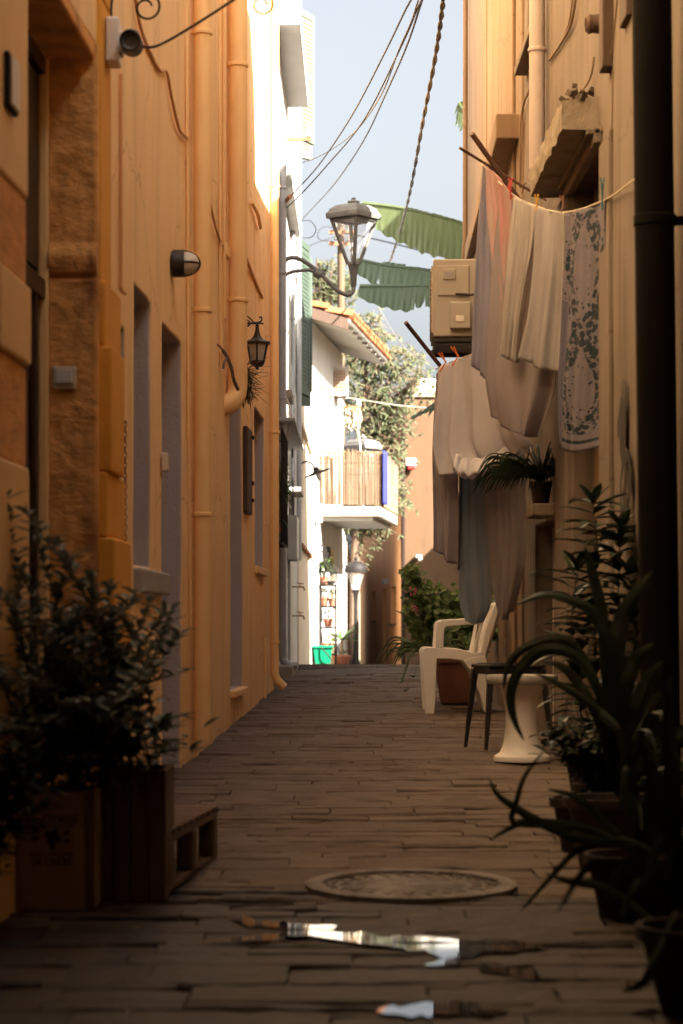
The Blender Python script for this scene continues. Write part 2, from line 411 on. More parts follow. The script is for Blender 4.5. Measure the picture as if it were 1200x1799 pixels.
# ---- E: last white house, and the pale one at the end
def EW(a, o=0, z=0): return Vector((-.035+.013*(a-39)+o, a, z))
E = thing('corner_house', 'sunlit white house corner with faded blue lettering beyond the balcony', 'house', EW(42, -1, gz(42)))
wall(EW, 39, 64, 2.9, [], [M['white_wall'], M['white_wall']], E, seed=8, thick=.3)
body(EW, 39, 64, 2.9, 3, M['white_wall'], E, off=.32)
G = thing('pale_house', 'pale stone house closing the view at the far end of the alley', 'house', (.2, 72, gz(60)))
b = MB(); b.box(-6, .95, 72, 78, -1.2, 2.75); b.build('wall', M['cream_wall'], G, mods=[BEV(.03)])
b = MB(); b.box(-.2, .25, 71.94, 71.99, .2, 1.6); b.build('window', M['dark_door'], G)
# ---- D: far orange house on the right
def DW(a, o=0, z=0): return Vector((1.31-(a-50)*.0487-o, a, z))
D_ = thing('far_orange_house', 'flat roofed orange house standing across the end of the alley', 'house', (2.5, 51, gz(50)))
HD = [(LDx, LDx+w, z0, z1, .18) for (LDx, w, z0, z1) in ((51.6, 1.5, zz(1095, 52), zz(1030, 52)), (54.8, 1.2, -.6, zz(1034, 55)), (59.0, 1.3, zz(1090, 59), zz(1038, 59)))]
wall(DW, 50, 66, 6.05, HD, [M['far_orange_lit'], M['far_orange_lit']], D_, seed=9, name='side_wall', step=.5, bev=.03)
b = MB(); b.grid(lambda u, v: (1.312+u*6.2, 49.985, -.8+v*6.85), 24, 26); b.box(1.312, 7.5, 50.005, 50.5, -.8, 6.045)
b.box(1.75, 7.5, 50.5, 62, -.8, 5.8)
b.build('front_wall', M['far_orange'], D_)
b = MB(); b.box(1.24, 7.6, 49.93, 50.35, 6.05, 6.14); b.build('parapet', M['concrete'], D_, mods=[BEV(.01)])
# ---- R1 / R2: right-hand houses
R1 = thing('beige_house', 'beige weathered plaster house front nearest on the right of the alley', 'house', RW(8, -1, gz(8)))
HR = [(10.35, 11.75, gz(11)-.1, 3.28, .17), (12.55, 13.7, gz(13)-.1, 1.62, .15), (13.3, 14.25, 4.55, 5.9, .12)]
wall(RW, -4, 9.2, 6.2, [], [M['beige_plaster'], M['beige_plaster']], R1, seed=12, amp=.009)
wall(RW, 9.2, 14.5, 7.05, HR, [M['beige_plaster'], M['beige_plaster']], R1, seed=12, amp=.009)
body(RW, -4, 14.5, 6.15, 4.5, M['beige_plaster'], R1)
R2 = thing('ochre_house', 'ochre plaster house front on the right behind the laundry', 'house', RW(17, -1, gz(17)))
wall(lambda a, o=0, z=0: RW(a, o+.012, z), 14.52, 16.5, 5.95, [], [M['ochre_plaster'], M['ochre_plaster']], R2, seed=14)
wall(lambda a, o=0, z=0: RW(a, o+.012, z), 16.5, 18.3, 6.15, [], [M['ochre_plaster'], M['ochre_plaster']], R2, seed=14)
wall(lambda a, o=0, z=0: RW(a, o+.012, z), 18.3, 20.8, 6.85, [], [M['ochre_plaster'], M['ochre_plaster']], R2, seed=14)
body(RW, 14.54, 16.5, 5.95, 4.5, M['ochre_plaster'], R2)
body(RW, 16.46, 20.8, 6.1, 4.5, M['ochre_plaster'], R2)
R3 = thing('garden_house', 'plain plastered house set back behind the ochre house on the right', 'house', (3, 23, gz(23)))
b = MB(); b.box(3.2, 7.5, 21.0, 27, -.4, 8.3); b.build('wall', M['white_wall'], R3, mods=[BEV(.02)])
R4 = thing('side_house', 'plastered house hidden behind the garden whose roof shades the far orange wall', 'house', (6, 40, gz(40)))
b = MB(); b.box(4.77, 9, 30, 49.9, -.6, 5.43); b.build('wall', M['cream_wall'], R4, mods=[BEV(.02)])
# ---- added unseen roof and end wall around the camera, to darken the foreground
b = MB(); b.box(-1.25, 1.3, -4, 4.5, 2.36, 7.5); b.box(-1.35, 1.32, -4.4, -4.02, -.4, 7.5)
tag(b.build('added_shade_roof', M['beige_plaster']), kind='structure')
# ================================================================ LEFT SIDE
mat('dark_metal', (.022,.020,.019), .42, (.035,.03,.027), 20, .15, 60, metal=.2)
mat('lamp_glass_milk', (.55,.50,.42), .35)
glass('clear_glass', (.85,.85,.82), .06, .16)
mat('dark_wood', (.055,.03,.018), .7, (.09,.05,.03), 6, .5, 40, stretch=(6,6,1))
mat('rust', (.22,.085,.035), .9, (.36,.17,.08), 18, .6, 60)
mat('cream_plastic', (.60,.52,.40), .5)
mat('orange_cable', (.66,.34,.13), .6)
mat('white_plastic', (.74,.70,.64), .4, (.66,.61,.55), 3)
mat('green_paint', (.045,.068,.047), .7, (.036,.056,.039), 6, .1, 30)
mat('pale_green_paint', (.12,.13,.092), .6, (.10,.11,.08), 6, .1, 30)
mat('black_cable', (.02,.02,.022), .6)
mat('grey_cable', (.16,.15,.14), .7)
mat('lamp_metal', (.13,.12,.11), .6, (.19,.18,.165), 7, .2, 40, metal=.35)
mat('zinc', (.33,.33,.34), .45, (.27,.27,.28), 4, .1, 30)
# ---- doorway of the orange house
b = MB(LW); a0, a1, zt = dA, dB, zz(80, dB)
b.box(a0+.005, a1-.005, -.235, -.205, gz(7)-.1, zt-.003)
door = b.build('door', M['dark_door'], A)
b = MB(LW)
for i in range(9):
    a = a0+.08+i*.205
    b.box(a, a+.035, -.205, -.180, .25, 2.25)
for z in (.3, 2.22, zt-.12): b.box(a0+.01, a1-.01, -.205, -.175, z, z+.07)
b.build('door_bars', M['dark_door'], door, mods=[BEV(.004)])
mat('door_mesh', (.075,.045,.028), .6, (.02,.012,.008), 260, .6, 200)
b = MB(LW); b.box(a0+.1, a1-.1, -.207, -.195, 2.32, zt-.14); b.build('mesh_panel', M['door_mesh'], door)
b = MB(LW); b.box(a1-.06, a1-.002, -.204, -.165, gz(8)-.1, zt-.002)
b.build('door_frame', M['orange_paint'], A, mods=[BEV(.01)])
# rough stone lining of the far jamb: irregular blocks with a moulding
b = MB()
def jamb(u, v):
    z = gz(8)-.1+(zt-gz(8)+.1)*v; L = .165+.05; t_ = u*L
    pj = .045
    zj = zz(490, a1)
    if abs(z-zj) < .006: pj -= .014
    elif 0 < z-zj < .13: pj += .022*math.sin(PI*(z-zj)/.13)
    n_ = (noise.noise(Vector((t_*9, z*7, 1)))*.006+noise.noise(Vector((t_*22, z*18, 4)))*.006+noise.noise(Vector((t_*3, z*1.3, 9)))*.004)
    if t_ < .165: return LW(a1-pj+n_, -.163+t_, z)
    k = (t_-.165)/.05; return LW(a1-pj+n_*(1-k)+k*(pj+.01), .003+.010+n_*k*.5, z)
b.grid(jamb, 40, 420); b.build('stone_jamb', M['rough_stone'], A, smooth=True)
b = MB(LW); b.box(a0, a1, -.185, .004, zt-.06, zt-.001); b.build('stone_lintel', M['rough_stone'], A, mods=[BEV(.01)])
# toothed painted surround, both sides of the door
def quoins(a_, sgn, list_, m):
    b = MB(LW)
    for (z0, z1, w, o) in list_:
        lo, hi = (a_, a_+w) if sgn > 0 else (a_-w, a_)
        b.box(lo, hi, -.02, o, z0, z1)
    return b.build('door_surround', m, A, mods=[BEV(.012, 3)])
D1 = a1+.05
quoins(a1+.0, 1, [(zz(0, D1)-.0, 3.9, .27, .024), (zz(495, D1), zz(0, D1), .28, .020), (zz(610, D1), zz(495, D1), .44, .036), (zz(830, D1), zz(610, D1), .36, .060),
               (zz(945, D1), zz(830, D1), .50, .045), (zz(1150, D1), zz(945, D1), .46, .072), (gz(8)-.1, zz(1150, D1), .42, .05)], M['deep_yellow'])
Dn = 6.8
quoins(a0, -1, [(zz(345, Dn), 3.6, .5, .018), (zz(640, Dn), zz(500, Dn), .5, .028), (gz(6)-.05, zz(820, Dn), .5, .022)], M['orange_paint'])
quoins(a0, -1, [(zz(500, Dn), zz(345, Dn), .5, .012), (zz(820, Dn), zz(640, Dn), .5, .012)], M['rough_stone'])
# switch on the stone
def stone_face(x, y, D): return P(x, y, D)
t = thing('light_switch', 'cream double light switch plate on the rough stone door jamb', 'switch', P(113, 682, a1-.055))
c = P(113, 664, a1-.055); b = MB(); b.obox(c, .088, .012, .084); b.build('switch_plate', M['cream_plastic'], t, mods=[BEV(.006, 3)])
b = MB(); b.obox(c+Vector((-.0, -.009, .004)), .060, .010, .052); b.build('rocker', M['white_plastic'], t, mods=[BEV(.003)])
# small bell plate at far left edge
t = thing('bell_plate', 'narrow framed ceramic house plate on the orange wall at the left edge', 'plaque', LW(6.58, .03, zz(200, 6.6)))
b = MB(LW); b.box(6.45, 6.60, .019, .034, zz(200, 6.55), zz(103, 6.55)); b.build('plaque_frame', M['iron'], t, mods=[BEV(.005)])
b = MB(LW); b.box(6.462, 6.588, .034, .042, zz(195, 6.55), zz(108, 6.55)); b.build('plaque_face', M['white_plastic'], t, mods=[BEV(.004)])
# ---- downpipes (parts of the orange house), with collars
def pipe(a, r, o, z0, z1, m, name, par, fm=LW, collars=(), shoe=None, elbow_top=None, n=14):
    b = MB(); pts = [fm(a, o, z1)]+[fm(a+nz((a, z1-(z1-z0)*k/14, 0), 1.1)*.004, o, z1-(z1-z0)*k/14) for k in range(1, 14)]+[fm(a, o, z0)]
    if shoe: pts += [fm(a, o+.02, z0-.05), fm(a, o+.075, z0-.105)]
    b.tube(pts, r, n)
    o_ = b.build(name, m, par, smooth='auto')
    if collars:
        for z in collars:
            c_ = MB()
            c_.lathe([(r+.004, -.012), (r+.008, -.008), (r+.008, .008), (r+.004, .012)], fm(a, o, z), 14)
            c_.obox(fm(a, o/2, z), o, .012, .014)
            c_.build('pipe_clip', m, o_, smooth='auto')
    return o_
pipe(11.85, .046, .06, gz(12)+.10, 8.0, M['orange_paint'], 'downpipe', A, collars=(zz(548, 11.9), zz(62, 11.9), zz(905, 11.9)))
pipe(13.95, .058, .075, zz(655, 14), 8.0, M['orange_paint'], 'downpipe', A, collars=(zz(118, 14), zz(530, 14)))
b = MB(); b.tube(cat([LW(13.95, .075, zz(655, 14)+.02), LW(13.95, .07, zz(690, 14)), LW(13.9, .03, zz(712, 14)), LW(13.85, -.05, zz(722, 14))], 6), .06, 14)
b.build('pipe_elbow', M['orange_paint'], A, smooth='auto')
pipe(17.75, .034, .055, gz(17.8)+.16, 8.0, M['orange_paint'], 'downpipe', A, collars=(zz(1128, 17.8), zz(760, 17.8), zz(330, 17.8)), shoe=True)
pipe(17.3, .010, .012, gz(17.3), zz(1120, 17.3), M['orange_paint'], 'conduit', A)
# thin conduits and painted-over cables on the orange front
def cable(pts, r, m, name='cable', par=None, n=6, sm=6, lab=None):
    b = MB(); b.tube(cat(pts, sm), r, n)
    o = b.build(name, m, par, smooth='auto')
    if lab: tag(o, lab, 'cable')
    return o
def onL(x, y, o=.012): 
    D = LD(x); return LW(D, o, zz(y, D))
cable([onL(207, y, .012) for y in (130, 170, 230, 300, 360, 420, 480, 508)]+[onL(211, 516, .02)], .007, M['orange_cable'], 'painted_cable', A)
cable([onL(225, -80), onL(240, 40), onL(272, 118), onL(288, 126), onL(296, 165), onL(310, 225), onL(324, 243)], .008, M['orange_cable'], 'painted_cable', A)
cable([onL(326, 246, .01), onL(327, 500, .01), onL(328, 800, .01), onL(331, 1100, .01)], .010, M['orange_paint'], 'conduit', A)
cable([onL(324, -50, .01), onL(325, 243, .01)], .010, M['orange_paint'], 'conduit', A)
cable([onL(355, 265), onL(358, 310), onL(368, 370), onL(380, 415), onL(388, 432)], .008, M['orange_cable'], 'painted_cable', A)
cable([onL(383, -40, .01), onL(384, 430, .01), onL(385, 640, .01)], .012, M['orange_paint'], 'conduit', A)
cable([onL(388, -40, .02), onL(388, 330, .02), onL(389, 560, .02)], .010, M['orange_paint'], 'conduit', A)
cable([onL(421, 425), onL(432, 460), onL(444, 490), onL(458, 523)], .011, M['orange_cable'], 'painted_cable', A)
cable([onL(424, -40), onL(425, 30), onL(426, 52)], .006, M['orange_cable'], 'painted_cable', A)
cable([onL(437, 355, .02), onL(445, 375, .03), onL(453, 400, .02)], .014, M['orange_paint'], 'painted_cable', A)
b = MB(LW); D = LD(392); b.box(D-.1, D+.12, 0, .035, zz(452, D), zz(430, D)); b.build('junction_box', M['orange_paint'], A, mods=[BEV(.006)])
b = MB(LW); D = LD(362); b.box(D-.04, D+.06, 0, .02, zz(1036, D), zz(1012, D)); b.build('cover_plate', M['orange_paint'], A, mods=[BEV(.005)])
# raised strip with ledge at the fold under W1/W2
b = MB(LW); D0, D9 = LD(236), LD(288)
b.box(D0-.02, D9-.03, -.05, .035, zz(1040, D0), zz(1000, LD(250))); b.build('window_sill', M['white_paint'], A, mods=[BEV(.012, 2)])
b = MB(LW); D0, D9 = LD(403), LD(426)
b.box(D0, D9, -.02, .04, W3[2]-.04, W3[2]+.005); b.build('door_sill', M['orange_paint'], A, mods=[BEV(.008)])
b = MB(LW); b.box(W4[0]-.05, W4[1]+.05, -.02, .03, W4[2]-.05, W4[2]+.003); b.build('window_sill', M['orange_paint'], A, mods=[BEV(.008)])
for h, nm in ((W1, 'window'), (W2, 'house_door'), (W3, 'house_door'), (W4, 'window')):
    b = MB(LW); b.box(h[0]+.01, h[1]-.01, -h[4]+.004, -h[4]+.05, h[2]+.01, h[3]-.01); w_ = b.build(nm, M['white_paint'], A, mods=[BEV(.006)])
    b = MB(LW); b.box(h[0]+.12, h[1]-.12, -h[4]+.05, -h[4]+.062, max(h[2], .9)+.12, h[3]-.12); b.build('pane', M['dark_door'], w_)
b = MB(LW); D = LD(284); b.box(D-.02, D+.05, .0, .028, zz(828, D), zz(795, D)); b.build('door_knob_plate', M['cream_plastic'], A, mods=[BEV(.008, 3)])
# dark timber shutter of the window with brown leaf
b = MB(LW); D0, D9 = LD(427), LD(436); b.box(D0, D9, .0, .03, zz(900, D0), zz(748, D0)); sh_ = b.build('shutter', M['dark_wood'], A, mods=[BEV(.005)])
b = MB(LW)
for y in (770, 850, 880): b.box(D9-.08, D9-.03, .03, .045, zz(y+3, D9), zz(y-3, D9))
b.build('hinge', M['iron'], sh_)
# ---- meter in its niche, chain
t = thing('meter_box', 'grey electricity meter in a small niche of the orange wall', 'meter', LW((NI[0]+NI[1])/2, -.08, NI[2]+.2))
b = MB(LW); m0 = (NI[0]+NI[1])/2; b.box(m0-.13, NI[1]-.01, -.118, -.02, zz(660, m0), zz(592, m0)); b.build('meter_case', M['white_plastic'], t, mods=[BEV(.008)])
b = MB(LW); b.box(m0-.12, NI[1]-.08, -.02, -.008, zz(650, m0), zz(600, m0)); b.build('meter_window', M['dark_metal'], t)
b = MB(); b.tube([LW(m0+.05, -.06, zz(660, m0)), LW(m0+.05, -.07, zz(700, m0)), LW(m0+.03, -.06, zz(735, m0))], .012, 8); b.build('meter_cable', M['grey_cable'], t, smooth='auto')
b = MB(); D = LD(212)
for i in range(46):
    c = LW(D, .018, zz(745+i*9.1, D)); n_ = 10; rz = (i % 2)*PI/2
    pts = [c+Matrix.Rotation(rz+.4, 3, 'Z')@Vector((.006*math.cos(2*PI*k/n_), 0, .0135*math.sin(2*PI*k/n_))) for k in range(n_)]
    b.tube(pts, .0022, 5, closed=True)
b.tube([LW(D, -.03, zz(742, D)), LW(D, .02, zz(742, D))], .006, 8)
tag(b.build('hanging_chain', M['rust'], smooth='auto'), 'thin rusty chain hanging down the orange wall from the meter niche', 'chain')
# ---- black bulkhead lamp
D = LD(302)+.02; zc = zz(463, D)
t = thing('bulkhead_lamp', 'round black bulkhead lamp with caged glass on the orange wall', 'wall lamp', LW(D, 0, zc-.07))
MX = Matrix(((0,0,1),(0,1,0),(-1,0,0)))           # lathe axis to +X
c = LW(D, .0, zc)
b = MB(); b.lathe([(.060,0),(.066,.004),(.066,.048),(.060,.052),(.0,.052)], c, 28, MX); b.build('lamp_body', M['dark_metal'], t, smooth='auto')
b = MB(); b.lathe([(.056,.048),(.055,.075),(.048,.100),(.034,.118),(.016,.126),(.001,.128)], c, 24, MX); b.build('lamp_glass', M['lamp_glass_milk'], t, smooth=True)
b = MB()
for rot in (0, PI/2):
    pts = [c+Vector((.05+.084*math.sin(PI*k/12), 0, 0))+Matrix.Rotation(rot, 3, 'X')@Vector((0, 0, .060*math.cos(PI*k/12))) for k in range(13)]
    b.tube(pts, .0045, 6)
b.lathe([(.060,.048),(.066,.05),(.066,.058),(.060,.06)], c, 24, MX)
b.build('lamp_cage', M['dark_metal'], t, smooth='auto')
# ---- security light and scrolled bracket at the top left
D = 8.55
t = thing('junction_lamp', 'white wall box carrying a small round black spotlight at the top left', 'wall lamp', LW(D, .0, zz(115, D)))
c = LW(D, .045, zz(75, D))
b = MB(); b.obox(c, .05, .12, .17); b.obox(c+Vector((.03, 0, -.005)), .02, .08, .09); b.build('wall_box', M['white_plastic'], t, mods=[BEV(.014, 3)])
c2 = P(231, 76, D-.05)
MY = Matrix(((1,0,0),(0,0,-1),(0,1,0)))           # lathe axis to -Y
b = MB(); b.lathe([(.034,-.05),(.041,-.045),(.041,.05),(.036,.052),(.033,.040),(.020,.036),(.019,.030),(.001,.03)], c2, 28, MY); b.build('lamp_head', M['dark_metal'], t, smooth='auto')
b = MB(); b.tube([c+Vector((.035,0,0)), c2+Vector((-.03,0,0))], .010, 8); b.obox(c2+Vector((-.002,0,.046)), .014, .014, .02); b.build('lamp_neck', M['white_plastic'], t)
t = thing('scroll_bracket', 'thin black wrought iron bracket with curled scrolls reaching over the alley', 'bracket', LW(D, .0, zz(90, D)))
Db = D-.02
def sc(cx, cy, r0, a_s, turns, n=26, g=.62):
    return [P(cx+r0*(1-g*k/n)*math.cos(a_s+turns*2*PI*k/n), cy-r0*(1-g*k/n)*math.sin(a_s+turns*2*PI*k/n), Db) for k in range(n+1)]
b = MB(); b.tube(cat([P(196, 74, Db), P(215, 74, Db), P(250, 82, Db), P(280, 79, Db), P(340, 45, Db), P(410, 0, Db), P(470, -40, Db), P(530, -70, Db)], 6), .0052, 8); b.build('bracket_arm', M['iron'], t, smooth='auto')
b = MB(); b.tube(sc(257, 13, 26, R(70), -1.15), .0045, 8); b.tube(cat([P(266, -11, Db), P(240, -50, Db), P(205, -30, Db), P(197, 0, Db), P(196, 30, Db), P(206, 50, Db), P(214, 66, Db)], 6), .0045, 8)
b.build('scroll', M['iron'], t, smooth='auto')
b = MB(); b.tube(sc(460, 8, 21, R(50), -1.15), .0045, 8); b.tube(cat([P(473, -8, Db), P(490, -50, Db), P(530, -70, Db)], 6), .0045, 8); b.build('scroll', M['iron'], t, smooth='auto')
b = MB(); b.obox(LW(Db, .004, zz(60, Db)), .01, .05, .25); b.build('mounting_plate', M['iron'], t)
# ---- hexagonal lantern on its bracket
D = 14.6; s_ = F/D
t = thing('hanging_lantern', 'black six sided lantern hanging from a curled bracket on the orange wall', 'lantern', P(452, 648, D))
def hexprof(rs, c, M_=None): 
    b = MB(); b.lathe(rs, c, 6); return b
c = P(452, 0, D)
def Z(y): return zz(y, D)
def lat(prof, n=6, name='roof', m=None, par=t, sm='auto'):
    b = MB(); b.lathe([(r/s_, Z(y)) for (r, y) in prof], Vector((c.x, D, 0)), n); return b.build(name, m or M['dark_metal'], par, smooth=sm)
lat([(2, 568), (3.5, 572), (4, 580), (7, 590), (13, 597), (26, 601), (26.5, 604), (18, 605)], 6, 'lantern_roof')
lat([(18.5, 606), (19.5, 605), (12.5, 635), (11.5, 636)], 6, 'lantern_glass', M['lamp_glass_milk'])
lat([(14, 634), (15, 637), (11, 643), (4, 645), (3, 648), (2, 649)], 6, 'lantern_base')
lat([(5, 606), (5, 630)], 10, 'candle_tube', M['white_plastic'])
b = MB()
for k in range(6):
    th = 2*PI*(k+.5)/6; e = Vector((math.cos(th), math.sin(th), 0))
    b.tube([Vector((c.x, D, Z(604)))+e*20/s_, Vector((c.x, D, Z(636)))+e*13/s_], .0062, 6)
b.build('glazing_bar', M['dark_metal'], t)
wa = LW(14.6, .0, Z(568))
b = MB(); b.tube([Vector((wa.x, D, Z(568))), P(463, 568, D)], .0065, 8)
b.tube(cat([Vector((wa.x, D, Z(556))), P(430, 554, D), P(440, 560, D), P(446, 566, D), P(455, 566, D), P(460, 562, D), P(459, 557, D), P(455, 558, D)], 6), .005, 8)
b.tube([P(432+7*math.cos(k*PI/8), 568-6*math.sin(k*PI/8), D) for k in range(16)], .005, 8, closed=True)
b.tube([P(453, 566, D), P(453, 572, D)], .005, 6)
b.obox(Vector((wa.x+.005, D, Z(572))), .012, .045, .16)
b.build('lantern_bracket', M['dark_metal'], t, smooth='auto')
# ---- dried bouquet and branch hung on the wall
mat('dry_leaf', (.14,.125,.07), .8, (.22,.17,.09), 12, trans=.25, island=((.26,.19,.10), .8))
mat('dry_stem', (.22,.15,.09), .9)
mat('purple_leaf', (.10,.05,.06), .8)
t = thing('dried_bouquet', 'dried bunch of leaves and twigs hanging upside down under the lantern', 'bouquet', P(428, 715, 14.1))
rnd = random.Random(8); b = MB(); st = MB()
o0 = P(425, 660, 14.1)
for i in range(150):
    th = rnd.uniform(0, 2*PI); el = rnd.uniform(-1.35, .9)
    d = Vector((math.cos(th)*math.cos(el)*.8+.25, math.sin(th)*math.cos(el)*.5-.2, math.sin(el)-.25))
    b.leaf(o0+Vector((rnd.uniform(-.01,.05), rnd.uniform(-.05,.03), rnd.uniform(-.12,.05))), d, rnd.uniform(.05,.12), rnd.uniform(.012,.024), rnd.uniform(-.3,.6), .3, 3)
for i in range(26):
    th = rnd.uniform(-.6, .6); d = Vector((rnd.uniform(.2,1), rnd.uniform(-.8,.3), rnd.uniform(-.8,.9))).normalized()
    L = rnd.uniform(.10, .20); p = o0+Vector((.02, -.02, rnd.uniform(-.08,.04)))
    st.tube([p, p+d*L*.5+Vector((0,0,.01)), p+d*L], [.0018, .0014, .0008], 4)
b.build('dried_leaves', M['dry_leaf'], t); st.build('twigs', M['dry_stem'], t)
b = MB()
for i in range(40):
    b.leaf(P(425+rnd.uniform(-2,3), rnd.uniform(590, 640), 14.12), (rnd.uniform(-.2,.5), -.3, rnd.uniform(-1,.6)), .05, .018, .4, .3, 3)
b.build('purple_spray', M['purple_leaf'], t)
t = thing('driftwood_hook', 'curved grey forked branch fixed beside the second orange downpipe', 'branch', P(400, 690, 13.6))
b = MB(); b.tube(cat([P(373, 601, 13.3), P(384, 607, 13.4), P(396, 622, 13.5), P(406, 645, 13.6), P(411, 668, 13.7), P(418, 684, 13.8)], 6), [.006]*10+[.011]*21, 8)
b.tube(cat([P(392, 648, 13.5), P(395, 634, 13.5), P(402, 630, 13.55), P(408, 655, 13.65), P(417, 682, 13.75)], 6), .007, 8)
mat('driftwood', (.30,.25,.21), .9, (.12,.10,.09), 14, .5, 50); b.build('branch', M['driftwood'], t, smooth='auto')

# ---- WHITE HOUSE details
pipe(20.9, .036, .05, gz(20.9)+.22, zz(215, 20.9), M['zinc'], 'downpipe', B, BW, collars=(zz(700, 20.9), zz(480, 20.9), zz(330, 20.9)), n=12)
b = MB(); b.tube(cat([BW(20.9, .05, gz(20.9)+.24), BW(20.9, .06, gz(20.9)+.14), BW(20.85, .11, gz(20.9)+.09), BW(20.8, .15, gz(20.9)+.06)], 5), .038, 12)
b.lathe([(.043,-.03),(.043,.04)], BW(20.9, .05, gz(20.9)+.28), 12); b.build('pipe_shoe', M['zinc'], B, smooth='auto')
pipe(25.0, .022, .03, zz(910, 25), 9, M['zinc'], 'downpipe', B, BW, collars=(zz(560, 25), zz(720, 25)), n=8)
pipe(24.0, .014, .02, gz(24)-.05, zz(985, 24), M['zinc'], 'conduit', B, BW, n=8)
pipe(27.2, .030, .04, zz(985, 27.2), 9, M['zinc'], 'downpipe', B, BW, n=8)
b = MB(BW); D = 24.2; b.box(23.9, 24.5, 0, .10, zz(985, D), zz(907, D)); eb = b.build('meter_cabinet', M['white_paint'], B, mods=[BEV(.008)])
b = MB(BW); b.box(23.92, 24.48, .10, .108, zz(982, D), zz(910, D)); b.build('cabinet_door', M['white_plastic'], eb, mods=[BEV(.004)])
def slab(a0, a1, o, z0, z1, m, name, par, fm=BW, bv=.01):
    b = MB(fm); b.box(a0, a1, -.02, o, z0, z1); return b.build(name, m, par, mods=[BEV(bv, 2)])
slab(20.7, 24.0, .22, 6.49, 6.72, M['white_paint'], 'balcony_slab', B)
slab(21.9, 25.4, .10, 5.36, 5.50, M['white_paint'], 'cornice', B)
slab(20.8, 24.2, .17, 2.89, 2.93, M['white_paint'], 'door_canopy', B)
slab(20.4, 22.5, .16, gz(21.5)-.1, gz(21.5)+.075, M['concrete'], 'doorstep', B, bv=.015)
slab(24.15, 25.3, .14, 2.45, 2.50, M['white_paint'], 'window_ledge', B)
b = MB(BW); b.box(22.3, 22.9, .02, .10, zz(706, 22.6), zz(690, 22.6)); b.build('flood_light', M['concrete'], B, mods=[BEV(.01)])
# barred window
def grille(fm, a0, a1, o, z0, z1, par, nv=5, nh=2, r=.008):
    b = MB()
    for k in range(nv+1):
        a = a0+(a1-a0)*k/nv; b.tube([fm(a, 0, z1), fm(a, o, z1), fm(a, o, z0), fm(a, 0, z0)], r, 6)
    for k in range(nh+1):
        z = z0+(z1-z0)*k/nh; b.tube([fm(a0, o, z), fm(a1, o, z)], r, 6)
    b.tube([fm(a0, 0, z0), fm(a0, o, z0)], r, 6); b.tube([fm(a1, 0, z1), fm(a1, o, z1)], r, 6)
    return b.build('window_grille', M['iron'], par, smooth='auto')
grille(BW, 19.3, 20.7, .10, zz(960, 20.5), zz(772, 20.5), B, 7, 5)
mat('leaf_bright', (.13,.22,.05), .5, (.08,.15,.04), 20, trans=.35, island=((.20,.28,.07), .8))
mat('leaf_mid', (.05,.10,.028), .45, (.035,.07,.02), 20, trans=.25, island=((.11,.16,.05), .8))
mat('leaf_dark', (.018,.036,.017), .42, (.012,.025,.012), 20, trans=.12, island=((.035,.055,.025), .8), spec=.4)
mat('stem_green', (.07,.09,.035), .7); mat('terracotta', (.32,.125,.07), .85, (.25,.095,.055), 5, .3, 40)
mat('soil', (.03,.02,.014), .95)
def bush(name, lab, c, rx, ry, rz_, n, L, w, leafm, seed=0, stems=8, pot=None, drop=.35, flat=.0, root=None, cat_='plant', shape=1.0, gone=None):
    rnd = random.Random(seed); c = Vector(c); t = thing(name, lab, cat_, root or (c.x, c.y, c.z-rz_))
    b = MB(); st = MB(); base = Vector(root or (c.x, c.y, c.z-rz_))
    tips = []
    for i in range(stems):
        th = rnd.uniform(0, 2*PI); rr = math.sqrt(rnd.random())
        tip = c+Vector((rx*rr*math.cos(th), ry*rr*math.sin(th), rz_*rnd.uniform(.0, 1.0)*(1-.4*rr)))
        mid = base.lerp(tip, .5)+Vector((rnd.uniform(-.15,.15)*rx, rnd.uniform(-.15,.15)*ry, .1*rz_))
        pts = cat([base+Vector((rnd.uniform(-.1,.1)*rx, rnd.uniform(-.1,.1)*ry, 0)), mid, tip], 6); tips.append(pts)
        st.tube(pts, [L*.035*(1-.7*k/len(pts)) for k in range(len(pts))], 5)
    for i in range(n):
        pts = tips[rnd.randrange(stems)]; k = rnd.random()**.6*(len(pts)-1); p = pts[int(k)].lerp(pts[min(int(k)+1, len(pts)-1)], k % 1)
        th = rnd.uniform(0, 2*PI); d = Vector((math.cos(th), math.sin(th), rnd.uniform(-.25, .7)))
        p = p+Vector((rnd.gauss(0,.12)*rx, rnd.gauss(0,.12)*ry, rnd.gauss(0,.07)*rz_))
        if gone and gone(p): continue
        q = rnd.uniform(.65, 1.2)
        b.leaf(p, d, L*q, w*q, drop*rnd.uniform(.3, 1.6), .25, 3)
    b.build('foliage', leafm, t); st.build('stem', M['stem_green'], t)
    return t
def pot(c, r0, r1, h, m, name='pot', par=None, n=24, rim=.02, th=.01):
    b = MB(); c = Vector(c)
    b.lathe([(r0*.96, 0), (r0, .004), (r1*.97, h-rim*1.6), (r1*1.07, h-rim*1.5), (r1*1.08, h), (r1*1.0, h), (r1*.96, h-.03), (.001, h-.035)], c, n)
    return b.build(name, m, par, smooth='auto')
bush('window_plant', 'green leafy plant growing through the black window grille of the white house', BW(20.5, .08, zz(860, 20.5)), .06, .5, .35, 320, .075, .035, M['leaf_bright'], 11, 8, root=BW(20.5, .04, zz(925, 20.5)))
b = MB(BW); b.box(20.2, 20.75, .01, .09, zz(935, 20.5), zz(925, 20.5)); tag(b.build('window_box', M['terracotta']), 'small clay trough standing inside the black window grille', 'planter')
